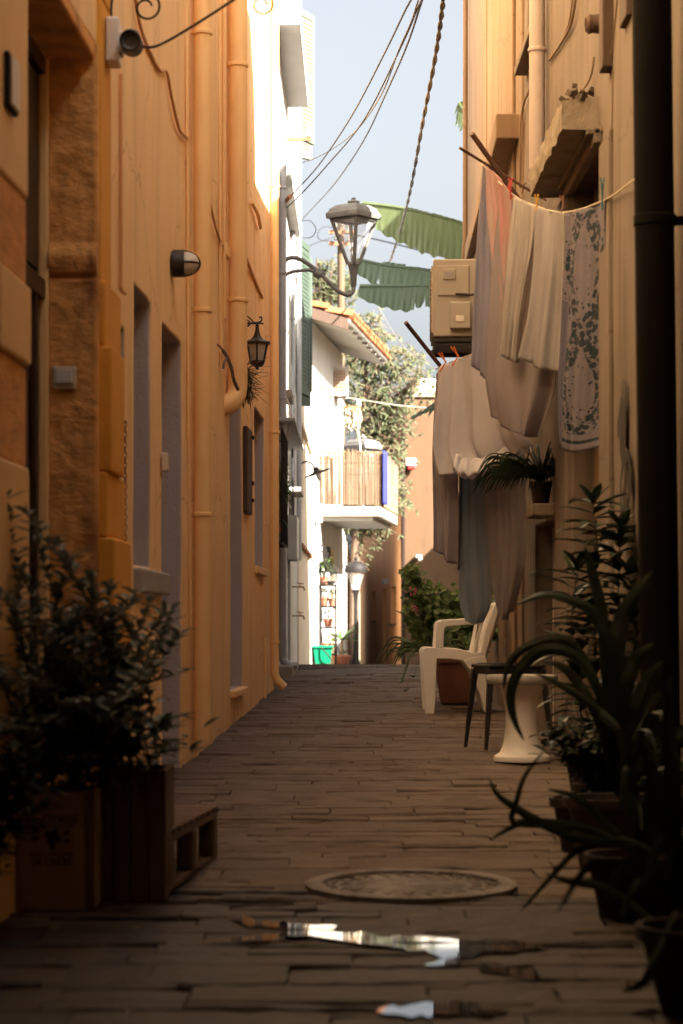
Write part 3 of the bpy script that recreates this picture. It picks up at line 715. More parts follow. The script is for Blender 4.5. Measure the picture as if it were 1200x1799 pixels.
# shutters
def leafpanel(p0, p1, z0, z1, th, m, par, name='shutter', rails=True):
    p0 = Vector((*p0, 0)); p1 = Vector((*p1, 0)); d = (p1-p0); L = d.length; d.normalize(); n_ = Vector((d.y, -d.x, 0))
    Mx = Matrix((d, n_, Vector((0,0,1)))).transposed(); c = (p0+p1)/2+Vector((0,0,(z0+z1)/2))
    b = MB(); b.obox(c, L, th*.6, z1-z0, Mx)
    if rails:
        for s1 in (-1, 1):
            b.obox(c+d*s1*(L/2-.03), .06, th, z1-z0, Mx)
            b.obox(c+Vector((0,0,s1*((z1-z0)/2-.04))), L, th*.98, .08, Mx)
        b.obox(c, L, th*.97, .07, Mx)
        n = int((z1-z0)/.055)
        for k in range(n):
            z = z0+.09+(z1-z0-.18)*k/n; b.obox(Vector((c.x, c.y, z)), L-.1, th*.85, .03, Mx)
    return b.build(name, m, par, mods=[BEV(.003, 1)])
g0 = BW(27.4, .02); zt_, zb_ = zz(430, 27.8), zz(696, 27.8)
def hin(o, x, y): 
    b = MB(); b.obox(P(x, y, 27.45), .05, .04, .02); b.build('hinge', M['iron'], o)
s1 = leafpanel((P(524,0,27.3).x, 27.3), (P(541,0,27.9).x, 27.9), zb_, zt_, .045, M['green_paint'], B)
hin(s1, 525, 545); hin(s1, 526, 652)
leafpanel((P(537,0,28.0).x, 28.0), (P(547,0,28.05).x, 28.05), zz(688,28), zz(452,28), .045, M['green_paint'], B)
leafpanel((P(525,0,28.1).x, 28.15), (P(544,0,28.3).x, 28.3), zz(713,28.2), zz(450,28.2), .045, M['green_paint'], B)
s1 = leafpanel((P(523,0,27.5).x, 27.5), (P(550,0,27.9).x, 27.9), zz(252,27.8), zz(25,27.8), .05, M['pale_green_paint'], B)
leafpanel((P(523,0,28.1).x, 28.1), (P(546,0,28.3).x, 28.3), zz(279,28.2), zz(60,28.2), .05, M['pale_green_paint'], B)
# rusty arm with insulators
t = thing('insulator_arm', 'rusty steel arm with a white insulator jutting from the white house', 'bracket', BW(21.6, 0, zz(248, 21.6)))
D = 21.6; b = MB(); b.obox(P(512, 245, D), .37, .035, .03); b.obox(P(481, 240, D), .03, .05, .12); b.build('steel_arm', M['rust'], t)
b = MB(); c = P(543, 240, D); b.lathe([(.012,-.01),(.03,0),(.034,.015),(.02,.025),(.032,.035),(.03,.05),(.018,.055),(.024,.065),(.015,.08),(.004,.085)], c, 14); b.tube([c, c+Vector((0,0,.12))], .004, 6)
b.build('insulator', M['white_plastic'], t, smooth='auto')
# ---- street lamp on the white house
def street_lantern(t, c, w, h, m, gl, par=None):
    """four sided lantern: c = bottom of the glass, w = roof width, h = glass height"""
    R4 = Matrix.Rotation(PI/4+.12, 3, 'Z'); q = math.sqrt(2)/2*w
    b = MB(); b.lathe([(.52*q,h-.012),(.98*q, h-.006),(1.0*q, h+.05*w),(1.0*q,h+.13*w),(.93*q,h+.15*w),(.86*q, h+.24*w),(.62*q,h+.33*w),(.2*q,h+.37*w)], c, 4, R4, cap=True)
    b.build('lantern_roof', m, t, mods=[BEV(.006*w/.4, 2)])
    b = MB(); b.lathe([(.06*w,h+.34*w),(.12*w,h+.37*w),(.16*w,h+.41*w),(.15*w,h+.44*w),(.06*w,h+.46*w),(.05*w,h+.49*w),(.065*w,h+.50*w),(.03*w,h+.53*w),(.005,h+.54*w)], c, 16); b.build('finial', m, t, smooth='auto')
    b = MB(); a_, b_ = .20*q, .80*q
    cs = [R4@Vector((math.cos(2*PI*(k+.5)/4), math.sin(2*PI*(k+.5)/4), 0)) for k in range(4)]
    for e in cs: b.tube([c+e*a_, c+e*b_+Vector((0,0,h))], .020*w/.42, 4)
    for (r_, z) in ((b_, h-.02), (a_, .006)):
        for k in range(4): b.tube([c+cs[k]*r_+Vector((0,0,z)), c+cs[(k+1)%4]*r_+Vector((0,0,z))], .015*w/.42, 4)
    b.build('lantern_frame', m, t)
    b = MB()
    for k in range(4):
        e, f_ = cs[k], cs[(k+1) % 4]; b.quad(c+e*a_, c+f_*a_, c+f_*b_*.98+Vector((0,0,h-.02)), c+e*b_*.98+Vector((0,0,h-.02)))
    b.build('lantern_pane', gl, t)
D = 22.0; u = D/F
t = thing('street_lamp', 'large weathered grey street lantern on a curved arm from the white house', 'street lamp', BW(22, 0, zz(500, 22)))
street_lantern(t, P(621, 464, D), 70*u, 80*u, M['lamp_metal'], M['clear_glass'])
b = MB(); b.lathe([(.024,0),(.03,.02),(.034,.10),(.052,.20),(.06,.215),(.05,.24),(.02,.25)], P(621, 504, D), 16); b.build('lantern_cup', M['lamp_metal'], t, smooth='auto')
b = MB(); b.tube(cat([P(496, 462, D), P(510, 453, D), P(530, 457, D), P(560, 478, D), P(590, 508, D), P(610, 518, D), P(620, 512, D), P(621, 500, D)], 8), .021, 12)
b.tube(cat([P(496, 487, D), P(512, 478, D), P(535, 475, D), P(556, 474, D), P(572, 482, D)], 6), .017, 10)
b.tube(cat([P(545, 474, D), P(560, 482, D), P(568, 486, D)], 5), [.02]*3+[.045]*5+[.02]*3, 10)
b.build('lamp_arm', M['lamp_metal'], t, smooth='auto')
b = MB(); b.obox(P(492, 478, D), .03, .10, .30); b.build('mounting_plate', M['rust'], t, mods=[BEV(.004)])
b = MB(); b.obox(P(498, 474, D), .012, .09, .2); b.build('arm_flange', M['lamp_metal'], t)
# ---- taps
def tap(y, lab):
    D = 24.0; t = thing('wall_tap', lab, 'tap', P(513, y, D)); c = P(513, y, D)
    b = MB(); b.tube([c, c+Vector((.10, 0, 0))], .007, 8); b.tube(cat([c+Vector((.08,0,0)), c+Vector((.12,0,-.004)), c+Vector((.13,0,-.04))], 4), .008, 8); b.build('spout', M['rust'], t, smooth='auto')
    b = MB(); b.tube([c+Vector((.085,0,.0)), c+Vector((.085,0,.035))], .005, 6); b.tube([c+Vector((.05,0,.045)), c+Vector((.12,0,.03))], .005, 6); b.build('handle', M['rust'], t, smooth='auto')
tap(1031, 'upper of the two brass taps on the white house wall'); tap(1082, 'lower of the two brass taps on the white house wall')
# white and dark loose cables hanging on the white house
def wc(pts, r, m, lab, D=21.2): 
    tag(cable([P(x, y, D) for x, y in pts], r, m, 'loose_cable'), lab, 'cable')
wc([(493,520),(496,590),(499,660),(500,690),(508,712),(513,735),(507,760),(500,800),(497,850),(500,878),(512,893)], .008, M['white_plastic'], 'white cable wriggling down the white house to its meter cabinet')
wc([(490,500),(493,560),(496,620),(494,670),(500,705),(503,740),(499,790)], .007, M['white_plastic'], 'shorter white cable twisted beside the grey downpipe of the white house')
wc([(513,640),(514,760),(515,880),(516,905)], .008, M['black_cable'], 'straight black cable running down into the meter cabinet', 23.9)
wc([(480,268),(492,278),(505,280),(508,295),(502,310),(496,322)], .006, M['grey_cable'], 'frayed brown cable end below the insulator arm', 21.5)

# ---- BALCONY HOUSE details
mat('tile', (.27,.078,.022), .9, (.19,.05,.015), 3, .3, 20, island=((.36,.15,.06), .7))
mat('reed', (.115,.066,.032), .8, (.07,.038,.019), 30, .3, 60, stretch=(1,1,.15), island=((.22,.155,.10), .9))
mat('blue_cloth', (.022,.03,.26), .95, (.017,.022,.20), 5)
Eo = lambda a: (a-34)/3.7*.08+.62
rp = Vector((-math.cos(R(17)), 0, math.sin(R(17))))
def roofpt(a, s, h=0): 
    e = CW(a, Eo(a), 5.56); return e+rp*s+Vector((0,0,h))
b = MB(); 
b.hexa([roofpt(33.6,-.02,-.045), roofpt(38.6,-.02,-.045), roofpt(38.6,3.4,-.045), roofpt(33.6,3.4,-.045)], [roofpt(33.6,-.02,0), roofpt(38.6,-.02,0), roofpt(38.6,3.4,0), roofpt(33.6,3.4,0)])
b.build('roof_boards', M['white_paint'], C)
b = MB(); n_ = 26
for i in range(n_):
    a = 33.62+i*(5.0/n_)+.09
    for k in range(9):
        s0 = -.06+k*.38+nz((i,k,0),3.1)*.02; L = .42; up = .012+nz((i,k,3),2.7)*.012
        vs = []
        for q in range(7):
            th = PI*q/6; r = .088
            vs.append(roofpt(a+math.cos(th)*r, s0, .03+math.sin(th)*r+up+.02))
        for q in range(7):
            th = PI*q/6; r = .075
            vs.append(roofpt(a+math.cos(th)*r, s0+L, .0+math.sin(th)*r+.01))
        for q in range(7):
            th = PI*q/6; r = .070
            vs.append(roofpt(a+math.cos(th)*r, s0, .03+math.sin(th)*r+up+.02))
        b._add(vs, [(q, q+1, q+8, q+7) for q in range(6)]+[(14+q, 15+q, q+1, q) for q in range(6)])
        if k < 9:
            vs = []
            for q in range(5):
                th = PI+PI*q/4; vs.append(roofpt(a+.096+math.cos(th)*.07, s0-.02, .06+math.sin(th)*.05))
            for q in range(5):
                th = PI+PI*q/4; vs.append(roofpt(a+.096+math.cos(th)*.07, s0+L, .04+math.sin(th)*.05))
            b._add(vs, [(q, q+1, q+6, q+5) for q in range(4)])
b.build('roof_tiles', M['tile'], C, mods=[('SOLIDIFY', dict(thickness=.012))])
b = MB()
for i in range(9):
    a = 33.68+i*.6
    p0, p1 = roofpt(a, .02, -.10), roofpt(a, 1.1, -.10)
    b.tube([p0, p1], .045, 4)
b.build('rafters', M['white_paint'], C)
b = MB(); b.hexa([roofpt(33.58,0,-.16), roofpt(33.64,0,-.16), roofpt(33.64,3,-.16), roofpt(33.58,3,-.16)], [roofpt(33.58,0,0), roofpt(33.64,0,0), roofpt(33.64,3,0), roofpt(33.58,3,0)])
b.build('barge_board', M['dark_wood'], C)
b = MB(); cc = [CW(34.02, -.5, 0), CW(34.02, -.01, 0)]
# balcony
a0, a1 = 35.1, 38.2; ox = lambda a: (65*35.1/F)-CW(35.1).x+.03
oo = ox(a0)
b = MB(CW); b.box(a0, a1, -.05, oo, zz(908, 35.1), zz(889, 35.1)); bal = b.build('balcony', M['concrete'], C, mods=[BEV(.02, 2)])
b = MB(CW); b.box(a0+.06, a1-.06, -.05, oo-.12, zz(914, 35.1), zz(908, 35.1)); b.build('balcony_moulding', M['white_paint'], bal)
b = MB(CW); zt, zb = zz(795, 35.1), zz(888, 35.1)
b.tube([(a0+.02, 0, zt), (a0+.02, oo-.03, zt), (a1, oo-.03, zt), (a1, 0, zt)], .013, 8)
b.tube([(a0+.02, 0, zt-.09), (a0+.02, oo-.03, zt-.09), (a1, oo-.03, zt-.09)], .008, 6)
for k in range(9): b.tube([(a0+.02, oo*k/9+.01, zb), (a0+.02, oo*k/9+.01, zt)], .006, 6)
for k in range(16): b.tube([(a0+(a1-a0)*k/15, oo-.03, zb), (a0+(a1-a0)*k/15, oo-.03, zt)], .006, 6)
b.build('balcony_railing', M['rust'], bal, smooth='auto')
rnd = random.Random(2); b = MB(CW)
def reeds(p0, p1, n):
    for k in range(n):
        t_ = (k+.5)/n; a = p0[0]+(p1[0]-p0[0])*t_; o = p0[1]+(p1[1]-p0[1])*t_
        h = zt+rnd.uniform(-.06, .045)-.03*math.sin(t_*9); j = rnd.uniform(-.006, .006)
        if rnd.random() < .07: continue
        b.tube([(a+j, o, zb+.01), (a+j+rnd.uniform(-.004,.004), o+rnd.uniform(-.012,.012), h)], rnd.uniform(.0045, .008), 4)
reeds((a0-.01, .02), (a0-.01, oo-.02), 92); reeds((a0, oo), (a1, oo), 200)
for z in (zb+.12, zb+.30, zb+.48, zb+.66): b.tube([(a0-.02, .02, z), (a0-.02, oo, z), (a1, oo+.01, z)], .003, 4)
tag(b.build('reed_screen', M['reed'], None), 'golden reed mat wrapped around the balcony railing', 'reed screen')
def sheet(name, rows, nu, nv, m, lab=None, cat_=None, parent=None, fold=None, th=.004, smooth=True, group=None, loc=None):
    g = catmap([[P(*p) if len(p) == 3 and not isinstance(p, Vector) else Vector(p[:3]) for p in r] for r in rows], nu, nv)
    b = MB(); h_, w_ = len(g), len(g[0])
    vs = []
    for j in range(h_):
        for i in range(w_):
            p = g[j][i]
            if fold: p = p+Vector(fold(i/(w_-1), j/(h_-1), p))
            vs.append(p)
    b._add(vs, [(j*w_+i, j*w_+i+1, (j+1)*w_+i+1, (j+1)*w_+i) for j in range(h_-1) for i in range(w_-1)])
    o = b.build(name, m, parent, smooth=smooth, mods=[SOL(th)] if th else None)
    if lab: tag(o, lab, cat_, group)
    return o
def tw(a, z): return CW(a, oo+.045, z)
sheet('blue_towel', [[tuple(tw(a, z))+(0,) for a in (35.05, 35.3, 35.6)] for z in (zt+.03, (zt+zb)/2, zb+.03)], 8, 8, M['blue_cloth'],
      'bright blue towel hanging over the reed covered balcony', 'towel', fold=lambda u, v, p: (.02*math.sin(u*14), .02*math.cos(u*11), 0))
# windows / doors of balcony house
for h in HC:
    b = MB(CW); b.box(h[0]+.01, h[1]-.01, -h[4]+.003, -h[4]+.04, h[2]+.01, h[3]-.01); w_ = b.build('balcony_door' if h[3] > 3 else 'window', M['cream_wall'], C, mods=[BEV(.008)])
# bulging window grille
b = MB(); a0_, a1_ = 35.0, 36.0
for k in range(6):
    a = a0_+(a1_-a0_)*k/5
    b.tube(cat([CW(a, .02, zz(960, 35.5)), CW(a, .07, zz(962, 35.5)), CW(a, .08, zz(985, 35.5)), CW(a, .18, zz(1008, 35.5)), CW(a, .16, zz(1022, 35.5)), CW(a, .02, zz(1026, 35.5))], 5), .009, 6)
for (y, o) in ((962, .07), (985, .08), (1005, .18), (1024, .1)): b.tube([CW(a0_, o, zz(y, 35.5)), CW(a1_, o, zz(y, 35.5))], .009, 6)
b.build('window_grille', M['iron'], C, smooth='auto')
b = MB(CW); b.box(34.55, 34.75, 0, .10, zz(918, 34.6), zz(885, 34.6)); b.build('fuse_box', M['white_paint'], C, mods=[BEV(.006)])
# air conditioners
def aircon(lab, c, dx, dy, dz, rz, m):
    """c = centre of the bottom; the fan face looks towards local -X, the side panel towards -Y"""
    t = thing('air_conditioner', lab, 'air conditioner', c)
    c = Vector((0,0,0)); b = MB(); b.box(-dx/2, dx/2, -dy/2, dy/2, .03, dz)
    def bd(b, name, m, par=None, **k):
        b.fm = None; Rz = Matrix.Rotation(rz, 3, 'Z'); b.v = [tuple(Rz@Vector(v)+ORG[t]) for v in b.v]; return b.build(name, m, par or t, **k)
    bd(b, 'casing', m, mods=[BEV(.012*dz/.55, 3)])
    b = MB(); b.box(-dx/2-.012, -dx/2+.001, -dy/2+.03, dy/2-.03, .06, dz-.04)
    for k in range(14):
        z = .09+(dz-.16)*k/13; b.box(-dx/2-.02, -dx/2-.011, -dy/2+.06, dy/2-.06, z, z+.009)
    bd(b, 'fan_grille', M['dark_metal'] if False else m)
    return t, bd
mat('ac_cream', (.42,.38,.32), .5, (.38,.34,.28), 4, .1, 30)
t, bd = aircon('small air conditioner with a gridded side under the tiled eave', P(598, 697, 37.3), .26, .5, .46, 0, M['ac_cream'])
b = MB()
for i in range(5):
    b.box(-.10+i*.042, -.092+i*.042, -.262, -.25, .08, .40)
for i in range(7): b.box(-.10, .07, -.262, -.25, .08+i*.052, .088+i*.052)
bd(b, 'side_grille', M['rust'])
for y0 in (-.25, .2):
    b = MB(); b.box(-.35, .13, y0, y0+.03, -.01, .028); bd(b, 'mounting_bracket', M['white_paint'])
# barn lamp with jar
D = 29.2; c = P(557, 830, D)
t = thing('barn_lamp', 'dark enamel shade lamp with a glass jar on a bent arm over the alley', 'wall lamp', P(528, 825, D))
b = MB(); b.tube(cat([P(524, 817, D), P(538, 811, D), P(548, 815, D), P(553, 824, D)], 6), .011, 8); b.build('lamp_arm', M['iron'], t, smooth='auto')
Mt = Matrix.Rotation(-.35, 3, 'Y')
b = MB(); b.lathe([(.17,-.012),(.165,-.006),(.05,.012),(.035,.03),(.035,.06),(.02,.07)], c, 24, Mt, cap=False); b.build('lamp_shade', M['dark_metal'], t, smooth='auto', mods=[SOL(.006)])
b = MB(); b.lathe([(.04,0),(.058,-.04),(.062,-.12),(.05,-.17),(.01,-.19)], c, 16, Mt); b.build('glass_jar', M['clear_glass'], t, smooth=True)
b = MB(); b.lathe([(.02,0),(.028,-.06),(.02,-.1),(.002,-.11)], c, 12, Mt); b.build('bulb', M['white_plastic'], t, smooth=True)
# pale pilaster joints on cream house
b = MB(B2W); b.box(28.4, 33.6, -.01, .05, zz(972, 31), zz(966, 31)); b.build('ledge', M['rust'], B2)
b = MB(B2W); b.box(28.35, 33.65, -.01, .04, 3.55, 3.62); b.box(28.35, 33.65, -.01, .03, 4.75, 5.02); b.build('string_course', M['cream_wall'], B2, mods=[BEV(.01)])
# lettering on the corner house (faded blue)
b = MB(EW)
mat('faded_blue', (.42,.47,.62), .9)
rnd = random.Random(4)
for k, (z0, z1) in enumerate([(2.28,2.42),(2.14,2.22),(2.02,2.08),(1.84,1.98),(1.62,1.78),(1.5,1.56)]):
    b.box(40.5+rnd.random(), 43+rnd.random(), -.001, .006, z0, z1)
b.build('faded_lettering', M['faded_blue'], E)
for y in (925, 993):
    b = MB(); b.tube([EW(42, 0, zz(y, 42)), EW(42, .18, zz(y, 42)-.02)], .012, 6); b.build('iron_pin', M['iron'], E)
# utility pole with wires
t = thing('utility_pole', 'tall weathered timber utility pole behind the tiled eave', 'pole', (0, 54, gz(54)))
b = MB(); x0 = P(599, 0, 54).x; b.lathe([(.12, gz(54)-.3), (.10, 3), (.085, zz(392, 54)), (.02, zz(390, 54))], (x0, 54, 0), 12); b.build('pole_shaft', mat('pole_wood', (.13,.075,.04), .9, (.09,.06,.04), 3, .5, 20, stretch=(4,4,.5)), t, smooth='auto')
b = MB(); b.obox(P(600, 408, 53.8), .6, .08, .08); b.obox(P(600, 428, 53.8), .6, .08, .08); b.build('cross_arm', M['rust'], t)
b = MB()
for x, y in ((590,400),(611,400),(590,422),(612,424),(601,398)): b.lathe([(.03,0),(.05,.03),(.03,.06),(.045,.09),(.01,.12)], P(x, y, 53.7), 10)
b.build('insulator', M['lamp_metal'], t, smooth='auto')
def ow(pts, r, m, lab, n=6): 
    tag(cable([P(*p) for p in pts], r*.68, m, 'overhead_wire', n=n), lab, 'wire')
ow([(770,-60,10),(722,0,12),(680,85,14.5),(620,200,17),(560,290,19),(510,345,20.8),(484,372,21.6)], .008, M['black_cable'], 'thin black wire sweeping down to the white house, leftmost of its fan')
ow([(790,-60,10),(741,0,12),(708,75,14.5),(640,210,17),(575,290,19),(520,350,20.8),(486,378,21.6)], .008, M['black_cable'], 'second black wire of the fan ending in an orange wrapped knot on the white house')
ow([(735,0,12),(722,40,13.2),(700,90,14.6),(668,170,16.5),(620,235,18.5),(560,275,20.5),(510,292,21.5),(498,300,21.8)], .007, M['grey_cable'], 'grey wire branching from the fan to the frayed end on the white house')
ow([(745,-10,12),(715,80,14.5),(680,160,17),(640,245,20),(590,320,23),(545,370,26),(530,386,27.3)], .009, M['black_cable'], 'black wire reaching the corner above the dark green shutters')
ow([(530,388,27.3),(545,388,27.5),(555,402,27.6),(548,416,27.7),(530,418,27.7)], .009, M['black_cable'], 'loose loop of black wire at the corner of the white house')
ow([(532,438,28),(560,425,36),(590,416,54),(600,412,54)], .012, M['black_cable'], 'black wire running from the white house to the utility pole')
ow([(600,408,54),(640,416,48),(700,430,42),(760,446,36),(820,462,31)], .022, M['black_cable'], 'thick dark cable crossing the sky from the utility pole to the right')
ow([(590,402,54),(575,398,50),(562,403,46),(558,415,44),(565,422,46),(585,424,54)], .014, M['black_cable'], 'coiled wires hanging left of the utility pole')
ow([(655,520,40),(685,575,38),(720,620,35),(770,652,30)], .010, M['grey_cable'], 'thin grey wire falling to the right in front of the cypress')
ow([(556,645,35),(580,690,36),(640,703,40),(700,712,43),(790,720,48)], .016, M['concrete'], 'pale rope strung from the balcony house across to the far orange house')
ow([(612,400,53),(620,440,50),(640,480,46),(655,492,44),(668,485,42),(690,450,30)], .018, M['grey_cable'], 'slack grey cable dipping between the pole and the banana leaves')
# thick twisted cable
b = MB(); pts = cat([P(784,-60,12), P(779,0,13), P(765,100,15), P(742,220,18), P(722,330,22), P(705,400,26), P(688,452,30)], 40)
for ph in (0, PI):
    b.tube([p+Vector((math.cos(i*.42+ph), 0, math.sin(i*.42+ph)*.6))*.0085 for i, p in enumerate(pts)], .0085, 6)
tag(b.build('twisted_cable', M['grey_cable'], smooth='auto'), 'thick twisted pair of cables hanging down the middle of the sky', 'cable')
# orange wrapped knot
b = MB(); b.tube(cat([P(510,345,20.7), P(498,358,21.1), P(487,370,21.5)], 8), .018, 8); tag(b.build('wire_wrapping', mat('orange_tape', (.45,.17,.06), .8, (.3,.12,.05), 30)), 'orange wrapped end of the wires at the white house', 'wire wrapping')
# tangle of ropes on insulators above the balcony
t = thing('rope_tangle', 'loops of pale rope hanging from insulators on a rusty bar above the balcony', 'rope', P(615, 790, 39.5))
b = MB(); rnd = random.Random(6); D = 39
for k in range(9):
    x = 600+rnd.uniform(0, 28); w_ = rnd.uniform(4, 8); h_ = rnd.uniform(22, 40)
    b.tube([P(x+w_*math.sin(2*PI*q/20), 718+h_/2*(1-math.cos(2*PI*q/20)), D+rnd.uniform(-.1,.1)) for q in range(20)], .010, 5, closed=True)
b.tube(cat([P(624,715,D), P(627,745,D), P(632,775,D), P(634,800,D)], 5), .014, 6); b.tube(cat([P(604,715,D), P(602,760,D), P(600,800,D)], 5), .018, 6)
b.build('rope_loops', mat('rope', (.62,.54,.42), .9), t, smooth='auto')
b = MB(); b.obox(P(613, 716, D), .42, .04, .05); b.build('rusty_bar', M['rust'], t)
b = MB()
for x in (601, 630): b.lathe([(.03,0),(.05,.03),(.03,.06),(.045,.09),(.01,.12)], P(x, 714, D), 10)
b.build('insulator', M['white_plastic'], t, smooth='auto')
# far lanterns
t = thing('street_lamp', 'grey street lantern whose roof shows above the reed balcony', 'street lamp', P(637, 900, 41))
street_lantern(t, P(637, 850, 41), .52, .62, M['lamp_metal'], M['clear_glass'])
b = MB(); b.tube([P(637, 850, 41), P(637, 905, 41), CW(38.4, .1, zz(905, 41))], .03, 8); b.build('lamp_arm', M['lamp_metal'], t)
D = 46; c = P(625, 1036, D)
t = thing('lamp_post', 'black domed street lamp standing at the end of the alley', 'street lamp', (c.x, D, gz(D)))
b = MB(); b.lathe([(.22,.34),(.23,.40),(.21,.48),(.14,.55),(.05,.57),(.03,.60),(.04,.63),(.01,.68)], c, 18); b.build('lamp_dome', M['iron'], t, smooth='auto')
b = MB(); b.lathe([(.07,0),(.19,.34)], c, 8, cap=False); b.build('lamp_glass', M['clear_glass'], t)
b = MB(); b.lathe([(.10,gz(D)),(.05,gz(D)+.3),(.035,c.z-.3),(.05,c.z-.1),(.09,c.z)], (c.x, D, 0), 12); b.build('lamp_post', M['iron'], t, smooth='auto')
# ---- green bucket, shelf, pots (around 36-38 m)
D = 34.3; g = gz(D)+.03
t = thing('green_bucket', 'bright green square bucket with a black handle by the plant shelf', 'bucket', (P(567,0,D).x, D, g))
bx = P(567,0,D).x; q = D/F
b = MB(); b.hexa([(bx-13*q,D-.1,g),(bx+13*q,D-.1,g),(bx+13*q,D+.15,g),(bx-13*q,D+.15,g)], [(bx-17*q,D-.14,g+.26),(bx+17*q,D-.14,g+.26),(bx+17*q,D+.19,g+.26),(bx-17*q,D+.19,g+.26)])
b.box(bx-18.5*q, bx+18.5*q, D-.16, D+.21, g+.24, g+.275); b.build('bucket_body', mat('green_plastic', (.0,.17,.085), .5, spec=.3), t, mods=[BEV(.01, 2)])
b = MB(); b.tube(cat([(bx-2*q, D-.165, g+.25), (bx+8*q, D-.20, g+.15), (bx+17*q, D-.165, g+.05)], 5), .010, 6); b.build('handle', M['iron'], t)
D = 35.1; g = gz(D); x0, x1 = P(560,0,D).x+.02, P(590,0,D).x; q = D/F
t = thing('plant_shelf', 'black steel shelf rack carrying potted plants against the white wall', 'shelf', ((x0+x1)/2, D, g))
zs = [zz(1150, D), zz(1103, D), zz(1066, D), zz(1028, D)]
b = MB()
for x in (x0, x1):
    for y in (D-.02, D+.28): b.box(x-.016, x+.016, y-.016, y+.016, g, zs[3]+.002)
b.build('shelf_frame', M['iron'], t)
b = MB()
for z in zs: b.box(x0-.01, x1+.01, D-.03, D+.29, z-.014, z+.014)
b.build('shelf_board', M['iron'], t)
k = 0
for (px, z, r, h, L, nn, lab) in ((569, zs[3], .075, .12, .16, 90, 'feathery green plant in a clay pot on the top of the shelf rack'), (583, zs[2], .06, .12, .10, 60, 'small clay potted plant right on the second shelf of the rack'),
                              (569, zs[2], .07, .14, .08, 40, 'wide clay pot with low sprouts on the second shelf of the rack'), (577, zs[1], .08, .13, .10, 50, 'clay pot with a small plant on the third shelf of the rack'),
                              (572, zs[0], .09, .17, .09, 30, 'dark pot with sparse leaves on the bottom shelf of the rack')):
    c = Vector((P(px,0,D).x, D+.12, z+.015))
    t2 = bush('potted_plant', lab, c+Vector((0,0,h+L*.9)), .10, .10, L*1.1, nn, L, L*.25, M['leaf_mid'], 20+k, 6, root=c+Vector((0,0,h))); k += 1
    pot(c, r*.7, r, h, M['terracotta'], 'pot', t2)
D = 37.2; g = gz(D); c = Vector((P(600,0,D).x, D, g))
t = thing('palm_plant', 'spreading green palm like plant in a clay pot beside the shelf rack', 'plant', c)
b = MB(); rnd = random.Random(12)
for i in range(26):
    th = rnd.uniform(0, 2*PI); b.leaf(c+Vector((0,0,.42)), (math.cos(th), math.sin(th), rnd.uniform(.1,1.1)), rnd.uniform(.25,.42), .05, .6, .3, 5)
for i in range(14):
    th = rnd.uniform(0, 2*PI); b.leaf(c+Vector((.0,0,.18)), (math.cos(th), math.sin(th), rnd.uniform(.5,1.1)), rnd.uniform(.12,.2), .03, .4, .3, 4)
b.build('foliage', M['leaf_mid'], t)
b = MB(); b.tube([c+Vector((0,0,.1)), c+Vector((.01,0,.42))], .02, 8); b.build('stem', M['dry_stem'], t)
pot(c, .10, .15, .18, M['terracotta'], 'pot', t)
# ---- far orange house details
b = MB(); b.tube([(P(708,0,49.9).x, 49.88, gz(50)-.2), (P(708,0,49.9).x, 49.88, 6.0)], .045, 10); b.build('downpipe', mat('brown_pipe', (.035,.022,.018), .9, spec=.1), D_, smooth='auto')
for h in HD:
    b = MB(DW); b.box(h[0]+.05, h[1]-.05, -h[4]+.004, -h[4]+.05, h[2]+.04, h[3]-.05); b.build('window' if h[2] > .2 else 'house_door', M['ochre_plaster'], D_)
    if h[2] > .2:
        b = MB(DW); b.box(h[0]-.08, h[1]+.08, -.01, .05, h[2]-.05, h[2]-.0); b.build('window_sill', M['far_orange'], D_, mods=[BEV(.01)])
D = 49.95; c = P(722, 817, D)
t = thing('alarm_box', 'white alarm box with a red lamp high on the far orange wall', 'alarm box', c)
b = MB(); b.obox(c+Vector((0,-.05,.06)), .24, .12, .17); b.build('alarm_case', M['white_paint'], t, mods=[BEV(.015)])
b = MB(); b.obox(c+Vector((.01,-.10,-.06)), .17, .10, .09); b.build('red_lamp', mat('red_plastic', (.45,.03,.025), .4), t, mods=[BEV(.02, 2)])
c = P(737, 982, D)
t = thing('security_light', 'small white globe light on a bracket low on the far orange wall', 'wall lamp', c)
b = MB(); b.obox(c+Vector((-.02,-.12,.05)), .14, .24, .07); b.build('lamp_bracket', M['grey_pipe'], t, mods=[BEV(.01)])
b = MB(); b.lathe([(.001,-.06),(.04,-.045),(.055,0),(.04,.045),(.001,.06)], c+Vector((.01,-.22,-.01)), 14); b.build('globe', M['white_plastic'], t, smooth=True)
t = thing('wall_speaker', 'tiny grey box light above the narrow doors of the far orange house', 'wall lamp', DW(54.2, .0, zz(1028, 54)))
b = MB(DW); b.box(54, 54.4, 0, .14, zz(1026, 54), zz(1018, 54)); b.build('lamp_case', M['grey_pipe'], t, mods=[BEV(.01)])
t = thing('roof_tank', 'pale rounded water tank lying on the roof of the far orange house', 'water tank', P(742, 694, 51.5))
b = MB(); c = P(722, 684, 51.6); b.lathe([(.001,0),(.18,.03),(.24,.1),(.24,1.3),(.18,1.37),(.001,1.4)], c, 20, MX); b.build('tank_shell', M['white_paint'], t, smooth='auto')
b = MB(); b.obox(c+Vector((.3,0,-.25)), .08, .4, .2); b.obox(c+Vector((1.1,0,-.25)), .08, .4, .2); b.build('tank_stand', M['concrete'], t)
